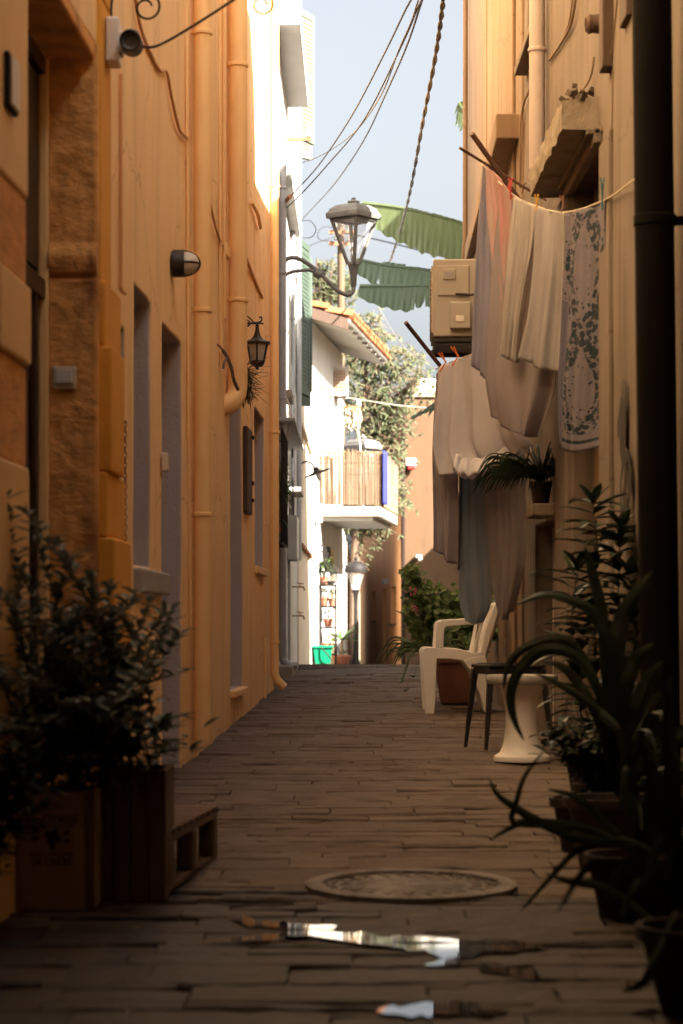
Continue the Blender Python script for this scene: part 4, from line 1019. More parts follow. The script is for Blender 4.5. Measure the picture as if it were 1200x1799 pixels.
# ---- cypress behind the balcony house
mat('cypress_leaf', (.06,.085,.035), .8, (.095,.125,.055), 4, trans=.35, island=((.15,.125,.065), .8))
mat('bark', (.16,.10,.065), .95, (.10,.065,.045), 8, .8, 20)
def feather_tree(lab, base, limbs, seed, L=.135, dens=18, leafm=None):
    t = thing('cypress_tree', lab, 'tree', base); rnd = random.Random(seed); st = MB(); b = MB(); base = Vector(base)
    top = max(l[-1][2] for l in limbs)
    for l in limbs:
        pts = cat([Vector(p) for p in l], 8); n = len(pts)
        st.tube(pts, [.11*(1-.85*i/n) if l is limbs[0] else .045*(1-.85*i/n)+.004 for i in range(n)], 6)
        for i in range(n//5 if l is limbs[0] else 2, n):
            for s in range(3):
                d = Vector((rnd.gauss(0,1), rnd.gauss(0,.8), rnd.gauss(.0,.6))).normalized()
                q = pts[i]; LL = rnd.uniform(.25, .75)*(1.15-.5*i/n); tip = q+d*LL+Vector((0,0,-.12*LL))
                st.tube([q, q.lerp(tip,.5)+Vector((0,0,.05)), tip], [.010,.007,.003], 3)
                for k in range(dens//8):
                    f = rnd.uniform(.25, 1.1); c = q.lerp(tip, f)+Vector((rnd.gauss(0,.05), rnd.gauss(0,.05), rnd.gauss(0,.045)))
                    for w in range(5):
                        dd = (d*.5+Vector((rnd.gauss(0,.7), rnd.gauss(0,.7), rnd.gauss(-.35,.6)))).normalized()
                        e = dd.orthogonal().normalized()*.016; l_ = L*rnd.uniform(.5,1.2)
                        b._add([c-e, c+e, c+dd*l_*.6+e*1.1, c+dd*l_, c+dd*l_*.6-e*1.1], [(0,1,2,3,4)])
    st.build('trunk', M['bark'], t, smooth='auto'); b.build('crown', leafm or M['cypress_leaf'], t)
    return t
D = 48.0
def tp(x, y, dd=0): return tuple(P(x, y, D+dd))
rt = (P(622,0,D).x, D, gz(D))
limbs = [[rt, tp(624,1000), tp(630,850), tp(638,740), tp(642,660), tp(630,610), tp(626,560)],
         [tp(634,800), tp(660,740,.3), tp(690,700), tp(725,672,-.3), tp(738,650)], [tp(638,740), tp(668,690), tp(700,655,.4), tp(735,628)],
         [tp(642,700), tp(660,650), tp(676,620,-.3), tp(712,622,.3)], [tp(636,660), tp(648,620), tp(664,590), tp(650,560)],
         [tp(632,830), tp(660,815,-.4), tp(688,800), tp(700,770)], [tp(628,900), tp(650,880), tp(668,895,-.4), tp(690,885)], [tp(628,880), tp(618,910), tp(614,935)],
         [tp(634,860), tp(655,850,-.6), tp(682,850), tp(698,872)], [tp(638,760), tp(620,730), tp(608,700)], [tp(634,900), tp(648,915), tp(655,925)], [tp(640,720), tp(660,712,.5), tp(690,735), tp(705,760)], [tp(634,850), tp(615,830), tp(600,800)],
         [tp(636,800), tp(650,770,.5), tp(668,740), tp(672,700)]]
feather_tree('feathery cypress spreading in front of the far orange house', rt, limbs, 3)
D = 57.0; rt = (P(576,0,D).x, D, gz(57)-.1)
limbs = [[rt, tp(577,900), tp(576,700), tp(572,560), tp(570,470)], [tp(574,620), tp(590,570), tp(600,520), tp(606,490)], [tp(572,640), tp(556,590), tp(552,540), tp(556,480)],
         [tp(576,660), tp(600,620), tp(618,575)], [tp(574,560), tp(562,510), tp(556,460)], [tp(574,560), tp(585,510), tp(580,462)], [tp(576,700), tp(606,660), tp(622,640)]]
feather_tree('browner cypress rising behind the tiled eave and utility pole', rt, limbs, 9, dens=24)
# ---- banana leaves reaching out from behind the ochre house
mat('banana', (.10,.135,.055), .33, (.145,.18,.085), 3, .25, 30, trans=.4, spec=.7, stretch=(8,1,1))
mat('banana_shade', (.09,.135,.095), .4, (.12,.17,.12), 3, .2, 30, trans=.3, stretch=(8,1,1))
D = 26.6
t = thing('banana_plant', 'banana plant with three long drooping leaves over the alley', 'banana plant', (1.75, D, gz(D)))
def bleaf(spine, up, dn, m, tear=.25, seed=0, yo=.25):
    """spine points in photo pixels; up/dn = blade width in metres above and below the midrib"""
    rnd = random.Random(seed); pts = cat([P(x, y, d) for x, y, d in spine], 20); n = len(pts); b = MB()
    for sgn, wd in ((1, up), (-1, dn)):
        cuts = sorted(rnd.sample(range(6, n-6), max(1, int(tear*50)))) if tear > 0 else []
        seg = [0]+cuts+[n-1]
        for a, c in zip(seg[:-1], seg[1:]):
            if c-a < 1: continue
            lag0 = rnd.uniform(.0, .035); lag1 = rnd.uniform(.0, .035); dpt = rnd.uniform(.2, .8); drop = rnd.uniform(-.01, .05); vs = []; m_ = c-a+1; ns = 8
            for i in range(a, c+1):
                f = i/(n-1); w = wd*(math.sin(PI*min(1, .05+f*.86))**.6)*(1+.05*math.sin(i*.9+seed)+.05*noise.noise(Vector((i*.35, seed, 0))))
                p = pts[i]; q = (i-a)/max(1, m_-1)
                for s in range(ns+1):
                    e = s/ns; k = max(0, e-dpt)/(1-dpt)
                    x_ = (lag0*(1-q)-lag1*q)*k*k if m_ > 1 else 0
                    rip = .010*math.sin(i*1.9+seed)*e
                    vs.append(p+Vector((x_+.04*e*sgn, -yo*w*e*sgn+rip, sgn*w*e-.12*w*e*e*(1 if sgn > 0 else 0)-drop*e*e)))
            b._add(vs, [(r*(ns+1)+s, r*(ns+1)+s+1, (r+1)*(ns+1)+s+1, (r+1)*(ns+1)+s) for r in range(m_-1) for s in range(ns)])
    b.tube(pts, [.018*(1-.85*i/n)+.002 for i in range(n)], 6)
    return b.build('banana_leaf', m, t, smooth='auto')
bleaf([(636,356,D),(700,364,D),(760,378,D),(830,402,D+.1),(900,460,D+.2)], .02, .42, M['banana'], .07, 1)
bleaf([(618,453,D+.3),(680,466,D+.3),(750,474,D+.3),(850,490,D+.3)], .03, .29, M['banana_shade'], .09, 2)
bleaf([(632,502,D-.4),(700,502,D-.4),(765,505,D-.4),(860,540,D-.3)], .02, .25, M['banana_shade'], .05, 3)
bleaf([(724,734,D),(760,716,D),(800,705,D),(870,720,D)], .10, .06, M['banana_shade'], .2, 4)
bleaf([(806,180,D),(812,190,D),(840,230,D),(900,400,D)], .05, .2, M['banana'], .2, 5)
b = MB(); b.tube(cat([(1.75,D,gz(D)), (1.8,D,2), (1.85,D,4), (2.1,D,5.6)], 6), [.14]*10+[.09]*9, 10); b.build('banana_stem', M['stem_green'], t, smooth='auto')
# ================================================================ RIGHT SIDE
def onR(x, y, o=.012):
    D = RD(x); return RW(D, o, zz(y, D))
# ---- ochre house
b = MB()
o1, o2 = .165, .06
def lq(a, o, z): return RW(a, o, z)
b.hexa([lq(14.7,-.02,4.17), lq(14.7,o1,4.17), lq(19.8,o2,4.17), lq(19.8,-.02,4.17)], [lq(14.7,-.02,4.335), lq(14.7,o1,4.335), lq(19.8,o2,4.335), lq(19.8,-.02,4.335)])
b.build('balcony_slab', M['ochre_plaster'], R2, mods=[BEV(.012, 2)])
b = MB(); b.tube([RW(20.1, .0, 2), RW(20.1, .015, 3.6), RW(20.0, .07, 4.1), RW(19.9, .05, 4.4), RW(19.85, .05, 8)], .022, 10); b.build('downpipe', M['ochre_plaster'], R2, smooth='auto')
b = MB(); b.tube([RW(17.7, .01, .5), RW(17.7, .012, 4), RW(17.7, .012, 8)], .010, 6); b.build('conduit', M['ochre_plaster'], R2)
b = MB(RW); b.box(20.78, 20.84, -.4, .012, -.2, 7.1); b.build('corner_strip', M['rust'], R2)
cable([RW(14.9, .02, .5), RW(14.9, .02, 3), RW(14.95, .03, 4.6), RW(14.9, .02, 7)], .011, M['ochre_plaster'], 'conduit', R2)
# ---- beige house
b = MB(RW); b.box(13.2, 14.35, -.02, .075, 4.49, 4.545); b.build('window_sill', M['beige_plaster'], R1, mods=[BEV(.008)])
b = MB(RW); b.box(13.31, 14.24, -.115, -.07, 4.56, 5.89); w_ = b.build('window', M['grey_pipe'], R1)
b = MB(RW); b.box(12.35, 12.75, -.02, .14, 1.62, 1.69); b.build('stone_shelf', M['concrete'], R1, mods=[BEV(.012, 2)])
b = MB(RW); b.box(12.56, 13.69, -.145, -.10, gz(13)-.05, 1.61); b.build('low_door', M['reveal_plaster'], R1)
pipe(12.95, .045, .06, 3.62, 8, M['reveal_plaster'], 'downpipe', R1, lambda a, o, z: RW(a, o, z), collars=(4.3, 5.4), n=12)
b = MB(); D = 8.0
b.tube([RW(8.0, .085+.012*(z-1), z) for z in (-.1, .6, 1.4, 2.2, 3, 4, 5, 7)], .070, 18)
dp = b.build('drainpipe', mat('black_pipe', (.004,.0035,.0035), .8, (.007,.006,.006), 5, spec=.12), R1, smooth='auto')
b = MB(); b.lathe([(.070,-.02),(.076,-.016),(.076,.016),(.070,.02)], RW(8, .10, zz(388, 8)), 18); b.obox(RW(8.0, .02, zz(388, 8)), .12, .03, .03); b.build('pipe_collar', M['black_pipe'], dp, smooth='auto')
# slab canopy with crumbling top
cn = MB(); rnd = random.Random(21)
def can(u, v):                                     # closed profile around the slab, u along profile, v along street
    a = 10.5+1.65*v; pr = [(-.02, 3.31), (.085, 3.31), (.17, 3.315), (.175, 3.38), (.17, 3.445), (.08, 3.45), (-.02, 3.47)]
    k = u*(len(pr)-1); i = min(int(k), len(pr)-2); f = k-i
    o = pr[i][0]*(1-f)+pr[i+1][0]*f; z = pr[i][1]*(1-f)+pr[i+1][1]*f
    n_ = noise.noise(Vector((a*6, o*20, z*20)))*.010+noise.noise(Vector((a*19, o*30, z*30)))*.005
    return RW(a+n_, o+n_, z+n_*.8)
cn.grid(can, 24, 60)
cn.prism([(-.02,3.31),(.17,3.315),(.175,3.38),(.17,3.445),(-.02,3.47)], lambda p: RW(10.5, p[0], p[1]), lambda p: RW(10.51, p[0], p[1]))
cn.build('canopy', M['concrete'], R1, smooth='auto')
b = MB()
for i in range(60):
    c = RW(rnd.uniform(10.5, 11.3), rnd.uniform(.0,.13), 3.46+rnd.random()**2*.07); s_ = rnd.uniform(.01,.045)
    b.obox(c, s_, s_*rnd.uniform(.6,1.4), s_*.7, Matrix.Rotation(rnd.uniform(0,3), 3, Vector((rnd.random(), rnd.random(), 1))))
mat('rubble', (.10,.07,.05), .95, (.05,.035,.028), 20, .6, 60)
tag(b.build('rubble_heap', M['rubble']), 'crumbled dark rubble and leaf dirt lying on the concrete canopy', 'rubble', kind='stuff')
for (o_, z0, z1, a_) in ((.03, 3.24, 3.31, 10.45), (.06, 3.28, 3.31, 10.45)):
    b = MB(RW); b.box(a_, 11.8, -.02, o_, z0, z1); b.build('canopy_moulding', M['beige_plaster'], R1, mods=[BEV(.008)])
b = MB(RW); b.box(10.36, 11.74, -.165, -.12, gz(11)-.05, 3.27); dd = b.build('house_door', M['beige_plaster'], R1)
b = MB(RW)
for a in (10.5, 11.1):
    b.box(a, a+.5, -.12, -.105, 2.2, 3.1); b.box(a, a+.5, -.12, -.108, .6, 2.05)
b.build('door_panel', M['ochre_plaster'], dd, mods=[BEV(.006)])
b = MB(RW); b.box(11.76, 12.35, -.02, .020, gz(12)-.05, 3.28); b.build('door_surround', M['beige_plaster'], R1, mods=[BEV(.01)])
b = MB(RW); b.box(9.95, 10.33, -.02, .022, gz(10)-.05, 3.2); b.build('door_surround', M['beige_plaster'], R1, mods=[BEV(.012)])
b = MB(RW); b.box(9.95, 10.08, .0, .05, zz(122, 10), 6); b.build('timber_batten', M['dark_wood'], R1, mods=[BEV(.006)])
b = MB(RW); b.box(9.28, 9.5, .0, .035, zz(40, 9.4), 6); b.build('timber_batten', M['dark_wood'], R1, mods=[BEV(.006)])
MXn = Matrix(((0,0,-1),(0,1,0),(1,0,0)))
b = MB(); c = RW(10.3, .0, zz(42, 10.3)); b.lathe([(.030,-.02),(.034,.0),(.045,.02),(.040,.05),(.046,.07),(.032,.085),(.030,.06)], c, 14, MXn); b.build('pipe_stub', mat('rusty_clay', (.14,.08,.055), .9, (.06,.04,.03), 25, .8, 50), R1, smooth='auto')
def rc(pts, r, m=None, lab=None): 
    cable(pts, r, m or M['dry_stem'], 'wall_cable', R1)
rc([onR(1018, -20), onR(1008, 40), onR(990, 75), onR(970, 105)], .007); rc([onR(1012, -20), onR(1004, 40), onR(986, 80), onR(968, 107)], .005)
rc([onR(945, 140, .02), onR(928, 175, .02), onR(921, 220, .02), onR(919, 330, .02)], .007); rc([onR(942, 150, .02), onR(924, 190, .02), onR(923, 260, .02)], .005)
rc([onR(1048, 100), onR(1045, 135, .02), onR(1032, 160, .03), onR(1005, 185, .05)], .005)
rc([onR(983, 210, .03), onR(975, 250, .05), onR(960, 300, .05), onR(945, 325, .03), onR(930, 320, .02), onR(922, 340, .02)], .004)
rc([onR(1090, -10), onR(1083, 60), onR(1078, 100)], .004); rc([onR(1082, 120), onR(1078, 250), onR(1070, 330)], .003)
# graffiti: long vertical strokes and one loop
b = MB()
def stroke(pts, r=.010):
    pts = cat([onR(x-4, y, .020) for x, y in pts], 6); vs = []
    for i, p in enumerate(pts):
        t = (pts[min(i+1, len(pts)-1)]-pts[max(i-1, 0)]).normalized(); n_ = Vector((0, -t.z, t.y)).normalized(); w_ = r*(.5+.5*math.sin(PI*(i+.5)/len(pts)))
        vs += [p-n_*w_, p+n_*w_]
    b._add(vs, [(2*i, 2*i+1, 2*i+3, 2*i+2) for i in range(len(pts)-1)])
for pts in ([(1107,665),(1106,700),(1104,745),(1103,790),(1106,810)], [(1111,668),(1111,720),(1110,780),(1112,815)], [(1103,700),(1101,735),(1099,760)], [(1100,735),(1098,752),(1101,765)],
            [(1108,700),(1107,740),(1109,790)], [(1112,790),(1117,810),(1119,850),(1118,880)], [(1110,815),(1106,822),(1103,850),(1103,885),(1106,910),(1109,885),(1108,870),(1106,872)],
            [(1110,815),(1114,840),(1119,860)], [(1105,760),(1106,790),(1111,820)]): stroke(pts, .034)
tag(b.build('graffiti', mat('spray_paint', (.02,.018,.02), .7)), 'black sprayed graffiti strokes and loop on the beige plaster wall', 'graffiti')
# ---- air conditioner
t, bd = aircon('large cream outdoor air conditioner seen from its side above the white shirt', P(799, 612, 15.5), .30, .80, .545, R(-2), M['ac_cream'])
b = MB(); b.box(-.12, .09, -.415, -.395, .30, .50); bd(b, 'side_panel', M['ac_cream'], mods=[BEV(.006)])
b = MB(); b.box(-.085, .0, -.425, -.412, .405, .475); bd(b, 'handle_recess', M['ac_cream'], mods=[BEV(.005)])
b = MB(); b.box(-.072, -.012, -.428, -.42, .425, .455); bd(b, 'recess_shadow', M['grey_pipe'])
b = MB(); b.box(-.04, .10, -.455, -.395, .075, .255); bd(b, 'valve_cover', M['ac_cream'], mods=[BEV(.012, 3)])
b = MB(); b.box(.0, .055, -.462, -.45, .12, .16); bd(b, 'valve_label', M['white_plastic'], mods=[BEV(.004)])
b = MB(); b.tube([(0+.0, -.42, .31), (.04, -.44, .305), (.10, -.44, .30), (.16, -.42, .31)], .008, 8); bd(b, 'power_cord', M['black_cable'])
b = MB(); b.box(-.16, .42, -.36, -.31, -.02, .028); b.box(-.16, .42, .31, .36, -.02, .028); b.box(-.14, .16, -.38, .38, .0, .029); bd(b, 'mounting_bracket', M['dark_metal'])
# ---- laundry
def cmat(name, c, c2=None, tr=.48, **k): return mat(name, c, .95, c2 or tuple(v*.88 for v in c), 5, .35, 60, trans=tr, **k)
cmat('shirt_white', (.78,.76,.82)); cmat('cream_cloth', (.64,.60,.58)); cmat('lavender_cloth', (.42,.41,.52)); cmat('pink_cloth', (.66,.30,.33), (.60,.50,.46), stretch=(1,1,.2))
cmat('grey_cloth', (.28,.32,.38), (.24,.28,.335)); cmat('rose_cloth', (.38,.33,.335)); cmat('beige_towel', (.54,.51,.53)); cmat('dusty_pink', (.46,.41,.44))
def folded(k, A, ph=0, vv=0.0, A2=None):
    def f(u, v, p):
        g_ = min(1, .25+v*1.1)
        w = math.sin(u*k+ph+v*vv+1.3*math.sin(u*3+v*1.7))*A*g_+math.sin(u*k*1.9+ph*2+v*.6)*A*.35*g_+noise.noise(Vector((u*3, v*.8, ph)))*A*.9+noise.noise(Vector((u*13, v*1.4, ph+3)))*A*.45
        return (w*.9, w, noise.noise(Vector((u*6, v*5, ph+8)))*.004)
    return f
def laundry(name, rows, m, lab, cat_, k=9, A=.02, ph=0, vv=1, n=30, grp=None):
    return sheet(name, rows, n, 14, m, lab, cat_, fold=folded(k*1.7, A*.8, ph, vv*.5), th=.0015)
laundry('lavender_cloth', [[(848,292,12.9),(858,300,12.8),(872,312,12.6)], [(841,400,12.9),(855,410,12.8),(874,420,12.65)], [(837,520,12.9),(856,530,12.75),(884,545,12.55)], [(831,640,12.9),(852,664,12.75),(879,678,12.5)]],
        M['lavender_cloth'], 'pale lavender cloth hanging leftmost on the upper line, its hem cut diagonally', 'cloth', 12, .025, 1)
laundry('pink_cloth', [[(852,292,12.75),(872,306,12.5),(899,338,12.15)], [(856,350,12.7),(878,365,12.45),(900,380,12.15)], [(868,440,12.6),(882,450,12.4),(898,460,12.2)], [(888,545,12.4),(893,556,12.35),(899,566,12.3)]],
        M['pink_cloth'], 'pink and ochre patterned cloth under the crossed sticks', 'cloth', 16, .018, 2)
laundry('beige_sheet', [[(880,345,12.5),(930,366,12.0),(986,376,11.3)], [(866,480,12.5),(925,490,12.0),(984,490,11.4)], [(856,600,12.5),(915,620,12.0),(978,610,11.5)], [(853,668,12.5),(910,700,12.0),(966,690,11.6)], [(862,732,12.5),(912,764,12.0),(939,768,11.8)]],
        M['dusty_pink'], 'long dusty beige sheet hanging behind the two cloths, reaching lowest of the upper line', 'sheet', 10, .03, 5)
laundry('white_pillowcase', [[(903,345,12.0),(920,352,11.85),(941,364,11.65)], [(896,420,12.0),(916,430,11.85),(938,430,11.7)], [(888,530,12.0),(905,535,11.9),(920,540,11.8)], [(882,626,12.0),(896,633,11.95),(910,638,11.85)]],
        M['cream_cloth'], 'narrow off white cotton cloth between the red and yellow pegs', 'cloth', 13, .02, 3)
laundry('beige_towel', [[(942,364,11.6),(965,368,11.35),(993,374,11.0)], [(938,450,11.6),(962,450,11.3),(990,455,11.05)], [(928,550,11.6),(955,555,11.35),(984,560,11.1)], [(912,630,11.65),(948,648,11.4),(977,654,11.15)]],
        M['beige_towel'], 'thick beige towel between the yellow and brown pegs', 'towel', 7, .03, 4)
# floral towel with a woven border pattern
m = mat('floral_towel', (.17,.15,.19), .95, (.145,.13,.17), 6, .7, 60, trans=.10)
def paint_floral(m):
    n = m.node_tree.nodes; l = m.node_tree.links; b = n['Principled BSDF']; old = b.inputs['Base Color'].links[0].from_socket
    uv = n.new('ShaderNodeUVMap'); sp = n.new('ShaderNodeSeparateXYZ'); l.new(uv.outputs[0], sp.inputs[0])
    def mth(op, a, b_=None, c=None):
        x = n.new('ShaderNodeMath'); x.operation = op
        for i, v in enumerate((a, b_, c)):
            if v is None: continue
            if hasattr(v, 'links') or hasattr(v, 'is_linked'): l.new(v, x.inputs[i])
            else: x.inputs[i].default_value = v
        return x.outputs[0]
    u, v = sp.outputs[0], sp.outputs[1]
    w = mth('MULTIPLY', mth('ABSOLUTE', mth('SINE', mth('MULTIPLY', v, 6.9))), .30)
    du = mth('ABSOLUTE', mth('SUBTRACT', mth('ABSOLUTE', mth('SUBTRACT', u, .52)), mth('ADD', w, .04)))
    band = mth('LESS_THAN', du, .135)
    mp = n.new('ShaderNodeMapping'); mp.inputs['Scale'].default_value = (1, 3.2, 1); l.new(uv.outputs[0], mp.inputs[0])
    vo = n.new('ShaderNodeTexVoronoi'); vo.inputs['Scale'].default_value = 15; l.new(mp.outputs[0], vo.inputs[0])
    pet = mth('LESS_THAN', vo.outputs['Distance'], .60)
    no = n.new('ShaderNodeTexNoise'); no.inputs['Scale'].default_value = 14; l.new(mp.outputs[0], no.inputs[0])
    fl = mth('MULTIPLY', mth('MULTIPLY', band, pet), mth('GREATER_THAN', no.outputs[0], .40))
    inner = mth('MULTIPLY', mth('LESS_THAN', du, .26), mth('LESS_THAN', vo.outputs['Distance'], .24))
    fl = mth('MAXIMUM', fl, inner)
    lim = mth('MULTIPLY', mth('LESS_THAN', v, .90), mth('GREATER_THAN', v, .01)); fl = mth('MULTIPLY', fl, lim)
    st = mth('COMPARE', v, .945, .010); rt = mth('MULTIPLY', mth('GREATER_THAN', u, .955), mth('GREATER_THAN', v, .6)); fl = mth('MAXIMUM', fl, mth('MAXIMUM', st, rt))
    x = n.new('ShaderNodeMix'); x.data_type = 'RGBA'; l.new(old, x.inputs[6]); x.inputs[7].default_value = (.004, .018, .032, 1); l.new(fl, x.inputs[0])
    lf = mth('LESS_THAN', u, .22); y = n.new('ShaderNodeMix'); y.data_type = 'RGBA'; l.new(x.outputs[2], y.inputs[6]); y.inputs[7].default_value = (.08,.08,.14,1); l.new(mth('MULTIPLY', mth('MULTIPLY', lf, mth('GREATER_THAN', v, .35)), .8), y.inputs[0])
    l.new(y.outputs[2], b.inputs['Base Color'])
paint_floral(m)
rows = [[(994,374,10.95),(1025,367,10.6),(1063,353,10.05)], [(990,480,10.95),(1025,480,10.6),(1063,470,10.1)], [(984,600,11.0),(1022,610,10.6),(1062,600,10.15)], [(978,700,11.0),(1018,715,10.65),(1060,705,10.2)], [(979,782,11.0),(1012,795,10.7),(1052,780,10.25)]]
ft = laundry('floral_towel', rows, m, 'dusty pink towel with a teal floral border and dark stripe, rightmost on the line', 'towel', 6, .022, 6)
me = ft.data; uvl = me.uv_layers.new(name='UVMap'); NU = 30*2+1; NV = len(me.vertices)//NU
for lp in me.loops:
    uvl.data[lp.index].uv = ((lp.vertex_index % NU)/(NU-1), (lp.vertex_index//NU)/(NV-1))
# lower line
laundry('white_shirt', [[(768,648,13.9),(800,634,13.7),(845,618,13.4),(885,604,13.1)], [(764,720,13.9),(800,725,13.7),(850,715,13.4),(900,700,13.1)], [(764,790,13.9),(800,795,13.7),(855,780,13.4),(915,758,13.1)], [(772,838,13.9),(822,826,13.6),(876,822,13.4),(932,780,13.1)]],
        M['shirt_white'], 'white cotton shirt pegged by its hem with two orange pegs', 'shirt', 15, .035, 7, 2)
b = MB(); rnd = random.Random(3)
g_ = catmap([[P(800,800,13.55),P(830,808,13.45),P(880,790,13.35),P(925,770,13.2)], [P(795,825,13.5),P(828,834,13.35),P(878,815,13.3),P(930,775,13.15)], [P(808,838,13.6),P(835,838,13.5),P(885,820,13.4),P(938,788,13.2)]], 14, 10)
h_, w_ = len(g_), len(g_[0]); vs = []
for j in range(h_):
    for i in range(w_): vs.append(g_[j][i]+Vector((0, -.02*math.sin(i*.75+j*.1), .010*math.sin(i*.9))))
b._add(vs, [(j*w_+i, j*w_+i+1, (j+1)*w_+i+1, (j+1)*w_+i) for j in range(h_-1) for i in range(w_-1)])
sl = b.build('shirt_sleeve', M['shirt_white'], bpy.data.objects['white_shirt'], smooth=True, mods=[SOL(.003)])
laundry('pink_towel', [[(767,655,14.05),(780,650,14.0),(798,645,13.9)], [(762,780,14.05),(782,780,14.0),(806,775,13.9)], [(767,890,14.05),(788,890,14.0),(811,885,13.9)], [(769,966,14.05),(786,984,14.0),(811,1003,13.95)]],
        M['dusty_pink'], 'long dusty pink towel hanging leftmost on the lower line behind the shirt', 'towel', 10, .03, 8)
laundry('grey_towel', [[(804,640,14.0),(828,636,13.9),(853,632,13.8)], [(807,800,14.0),(830,800,13.9),(853,800,13.8)], [(810,960,14.0),(834,965,13.9),(864,965,13.8)], [(813,1055,14.0),(838,1064,13.9),(870,1045,13.8)], [(824,1092,13.97),(836,1098,13.92),(858,1080,13.85)]],
        M['grey_cloth'], 'grey blue bath towel hanging to the white chair, its bottom edge rounded', 'towel', 9, .025, 9)
laundry('rose_towel', [[(850,632,13.75),(885,622,13.6),(922,612,13.4)], [(852,800,13.75),(886,800,13.6),(922,795,13.45)], [(863,950,13.75),(892,955,13.6),(923,950,13.45)], [(872,1045,13.75),(890,1050,13.65),(914,1010,13.5)], [(880,1082,13.72),(888,1089,13.68),(899,1068,13.6)]],
        M['rose_cloth'], 'rosy brown bath towel hanging right of the grey one', 'towel', 11, .025, 10)
# lines and poles
def rope(pts, r, lab, n='clothes_line'): tag(cable([P(*p) for p in pts], r, M['rope'], n), lab, 'clothes line')
rope([(846,288,12.9),(899,340,12.15),(942,362,11.65),(993,373,11.0),(1063,351,10.05),(1122,310,8.75)], .004, 'upper clothes line running along the beige house to the black drainpipe')
rope([(766,648,14.05),(800,633,13.7),(845,617,13.4),(885,603,13.1),(930,590,12.6)], .004, 'lower clothes line carrying the white shirt and long towels')
def pole(pts, r, lab):
    b = MB(); b.tube([P(*p) for p in pts], r, 10); tag(b.build('clothes_pole', mat('pole_brown', (.17,.085,.065), .7, (.12,.06,.045), 8, .3, 40), smooth='auto', mods=None), lab, 'pole')
pole([(713,567,13.7),(775,645,14.05),(850,735,14.3),(900,790,14.4)], .013, 'slanting brown stick holding up the lower clothes line')
pole([(829,235,12.7),(875,300,12.85),(940,390,13.0)], .015, 'thick brown stick crossing at the upper end of the clothes line')
pole([(808,260,12.7),(850,286,12.85),(960,352,12.9)], .008, 'thin dark stick crossing the thicker one at the upper clothes line')
def peg(x, y, D, col, lab, tilt=0.0, h=30):
    m = mat('peg_'+col[0], col[1], .45); b = MB(); c = P(x, y, D); s_ = D/F
    for k in (-1, 1):
        d = Vector((k*3*s_+tilt, 0, h*.5*s_)); b.tube([c-Vector((k*.5*s_-tilt,0,h*.5*s_)), c, c+d], .0042, 5)
    b.tube([c-Vector((.006,0,0)), c+Vector((.006,0,0))], .005, 6)
    tag(b.build('clothes_peg', m), lab, 'clothes peg', 'clothes pegs on the washing lines')
peg(897, 332, 12.1, ('red', (.42,.03,.035)), 'red clothes peg on the upper line', .0, 38); peg(893, 330, 12.12, ('red', 0), 'red clothes peg leaning against another red one', .02, 34)
peg(943, 356, 11.55, ('yellow', (.62,.34,.03)), 'yellow clothes peg on the upper line'); peg(990, 358, 10.95, ('brown', (.22,.10,.05)), 'brown wooden clothes peg above the beige towel', -.01)
peg(1058, 340, 10.0, ('blue', (.03,.12,.17)), 'tall teal clothes peg at the corner of the floral towel', 0, 56)
peg(783, 636, 13.65, ('orange', (.60,.15,.03)), 'left orange clothes peg holding the white shirt', -.035, 34); peg(805, 626, 13.5, ('orange', 0), 'right orange clothes peg holding the white shirt', -.035, 34)
# ---- hanging strap-leaf plant on the stone shelf
def strap(b, pts, w, n=8, tw=0.0, cup=.25):
    pts = cat(pts, n); m_ = len(pts); vs = []
    for i, p in enumerate(pts):
        t = (pts[min(i+1, m_-1)]-pts[max(i-1, 0)]).normalized(); f = i/(m_-1); a = math.sin(PI*min(1, .10+.90*f))**.6 if f < 1 else .02
        s_ = t.cross(Vector((.25, -1, .35))).normalized()
        s_ = Matrix.Rotation(tw*math.sin(f*5+w*90), 3, t)@s_; n_ = t.cross(s_).normalized(); ww = w*.5*a
        vs += [p-s_*ww+n_*ww*cup, p, p+s_*ww+n_*ww*cup]
    b._add(vs, [q for i in range(m_-1) for q in ((3*i,3*i+1,3*i+4,3*i+3),(3*i+1,3*i+2,3*i+5,3*i+4))])
def fountain(name, lab, c, n, L, w, m, seed, spread=1.0, up=1.0, potd=None, extra=(), lean=(0,0,0), tw=.5, cat_='plant'):
    rnd = random.Random(seed); t = thing(name, lab, cat_, Vector(c)-Vector((0,0,potd[2] if potd else 0))); b = MB(); c = Vector(c)
    for i in range(n):
        th = rnd.uniform(0, 2*PI); LL = L*rnd.uniform(.55, 1.1); e = rnd.uniform(.25, 1.1)*up
        d = Vector((math.cos(th)*spread, math.sin(th)*spread*.8, e))+Vector(lean); d.normalize()
        p1 = c+d*LL*.35; p2 = p1+(d+Vector((0,0,-.35))).normalized()*LL*.35; p3 = p2+(d*.6+Vector((0,0,-1.0))).normalized()*LL*.35
        strap(b, [c, p1, p2, p3], w*rnd.uniform(.7, 1.2), 5, tw)
    for pts, ww in extra: strap(b, [P(*q) for q in pts], ww, 8, .25)
    b.build('foliage', m, t)
    if potd: pot(c-Vector((0,0,potd[2])), potd[0], potd[1], potd[2], potd[3], 'pot', t)
    return t
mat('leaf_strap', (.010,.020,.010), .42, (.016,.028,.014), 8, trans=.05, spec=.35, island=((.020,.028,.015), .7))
mat('dark_pot', (.035,.018,.014), .8); mat('red_pot', (.022,.010,.008), .9, (.016,.008,.006), 9, .4, 40)
fountain('shelf_plant', 'dark spidery plant with arching leaves on the stone shelf beneath the laundry', RW(12.56, .075, 1.82), 230, .42, .010, M['leaf_strap'], 5, .9, .7, (.045,.06,.125,M['dark_pot']), lean=(-.25,-.2,.1))
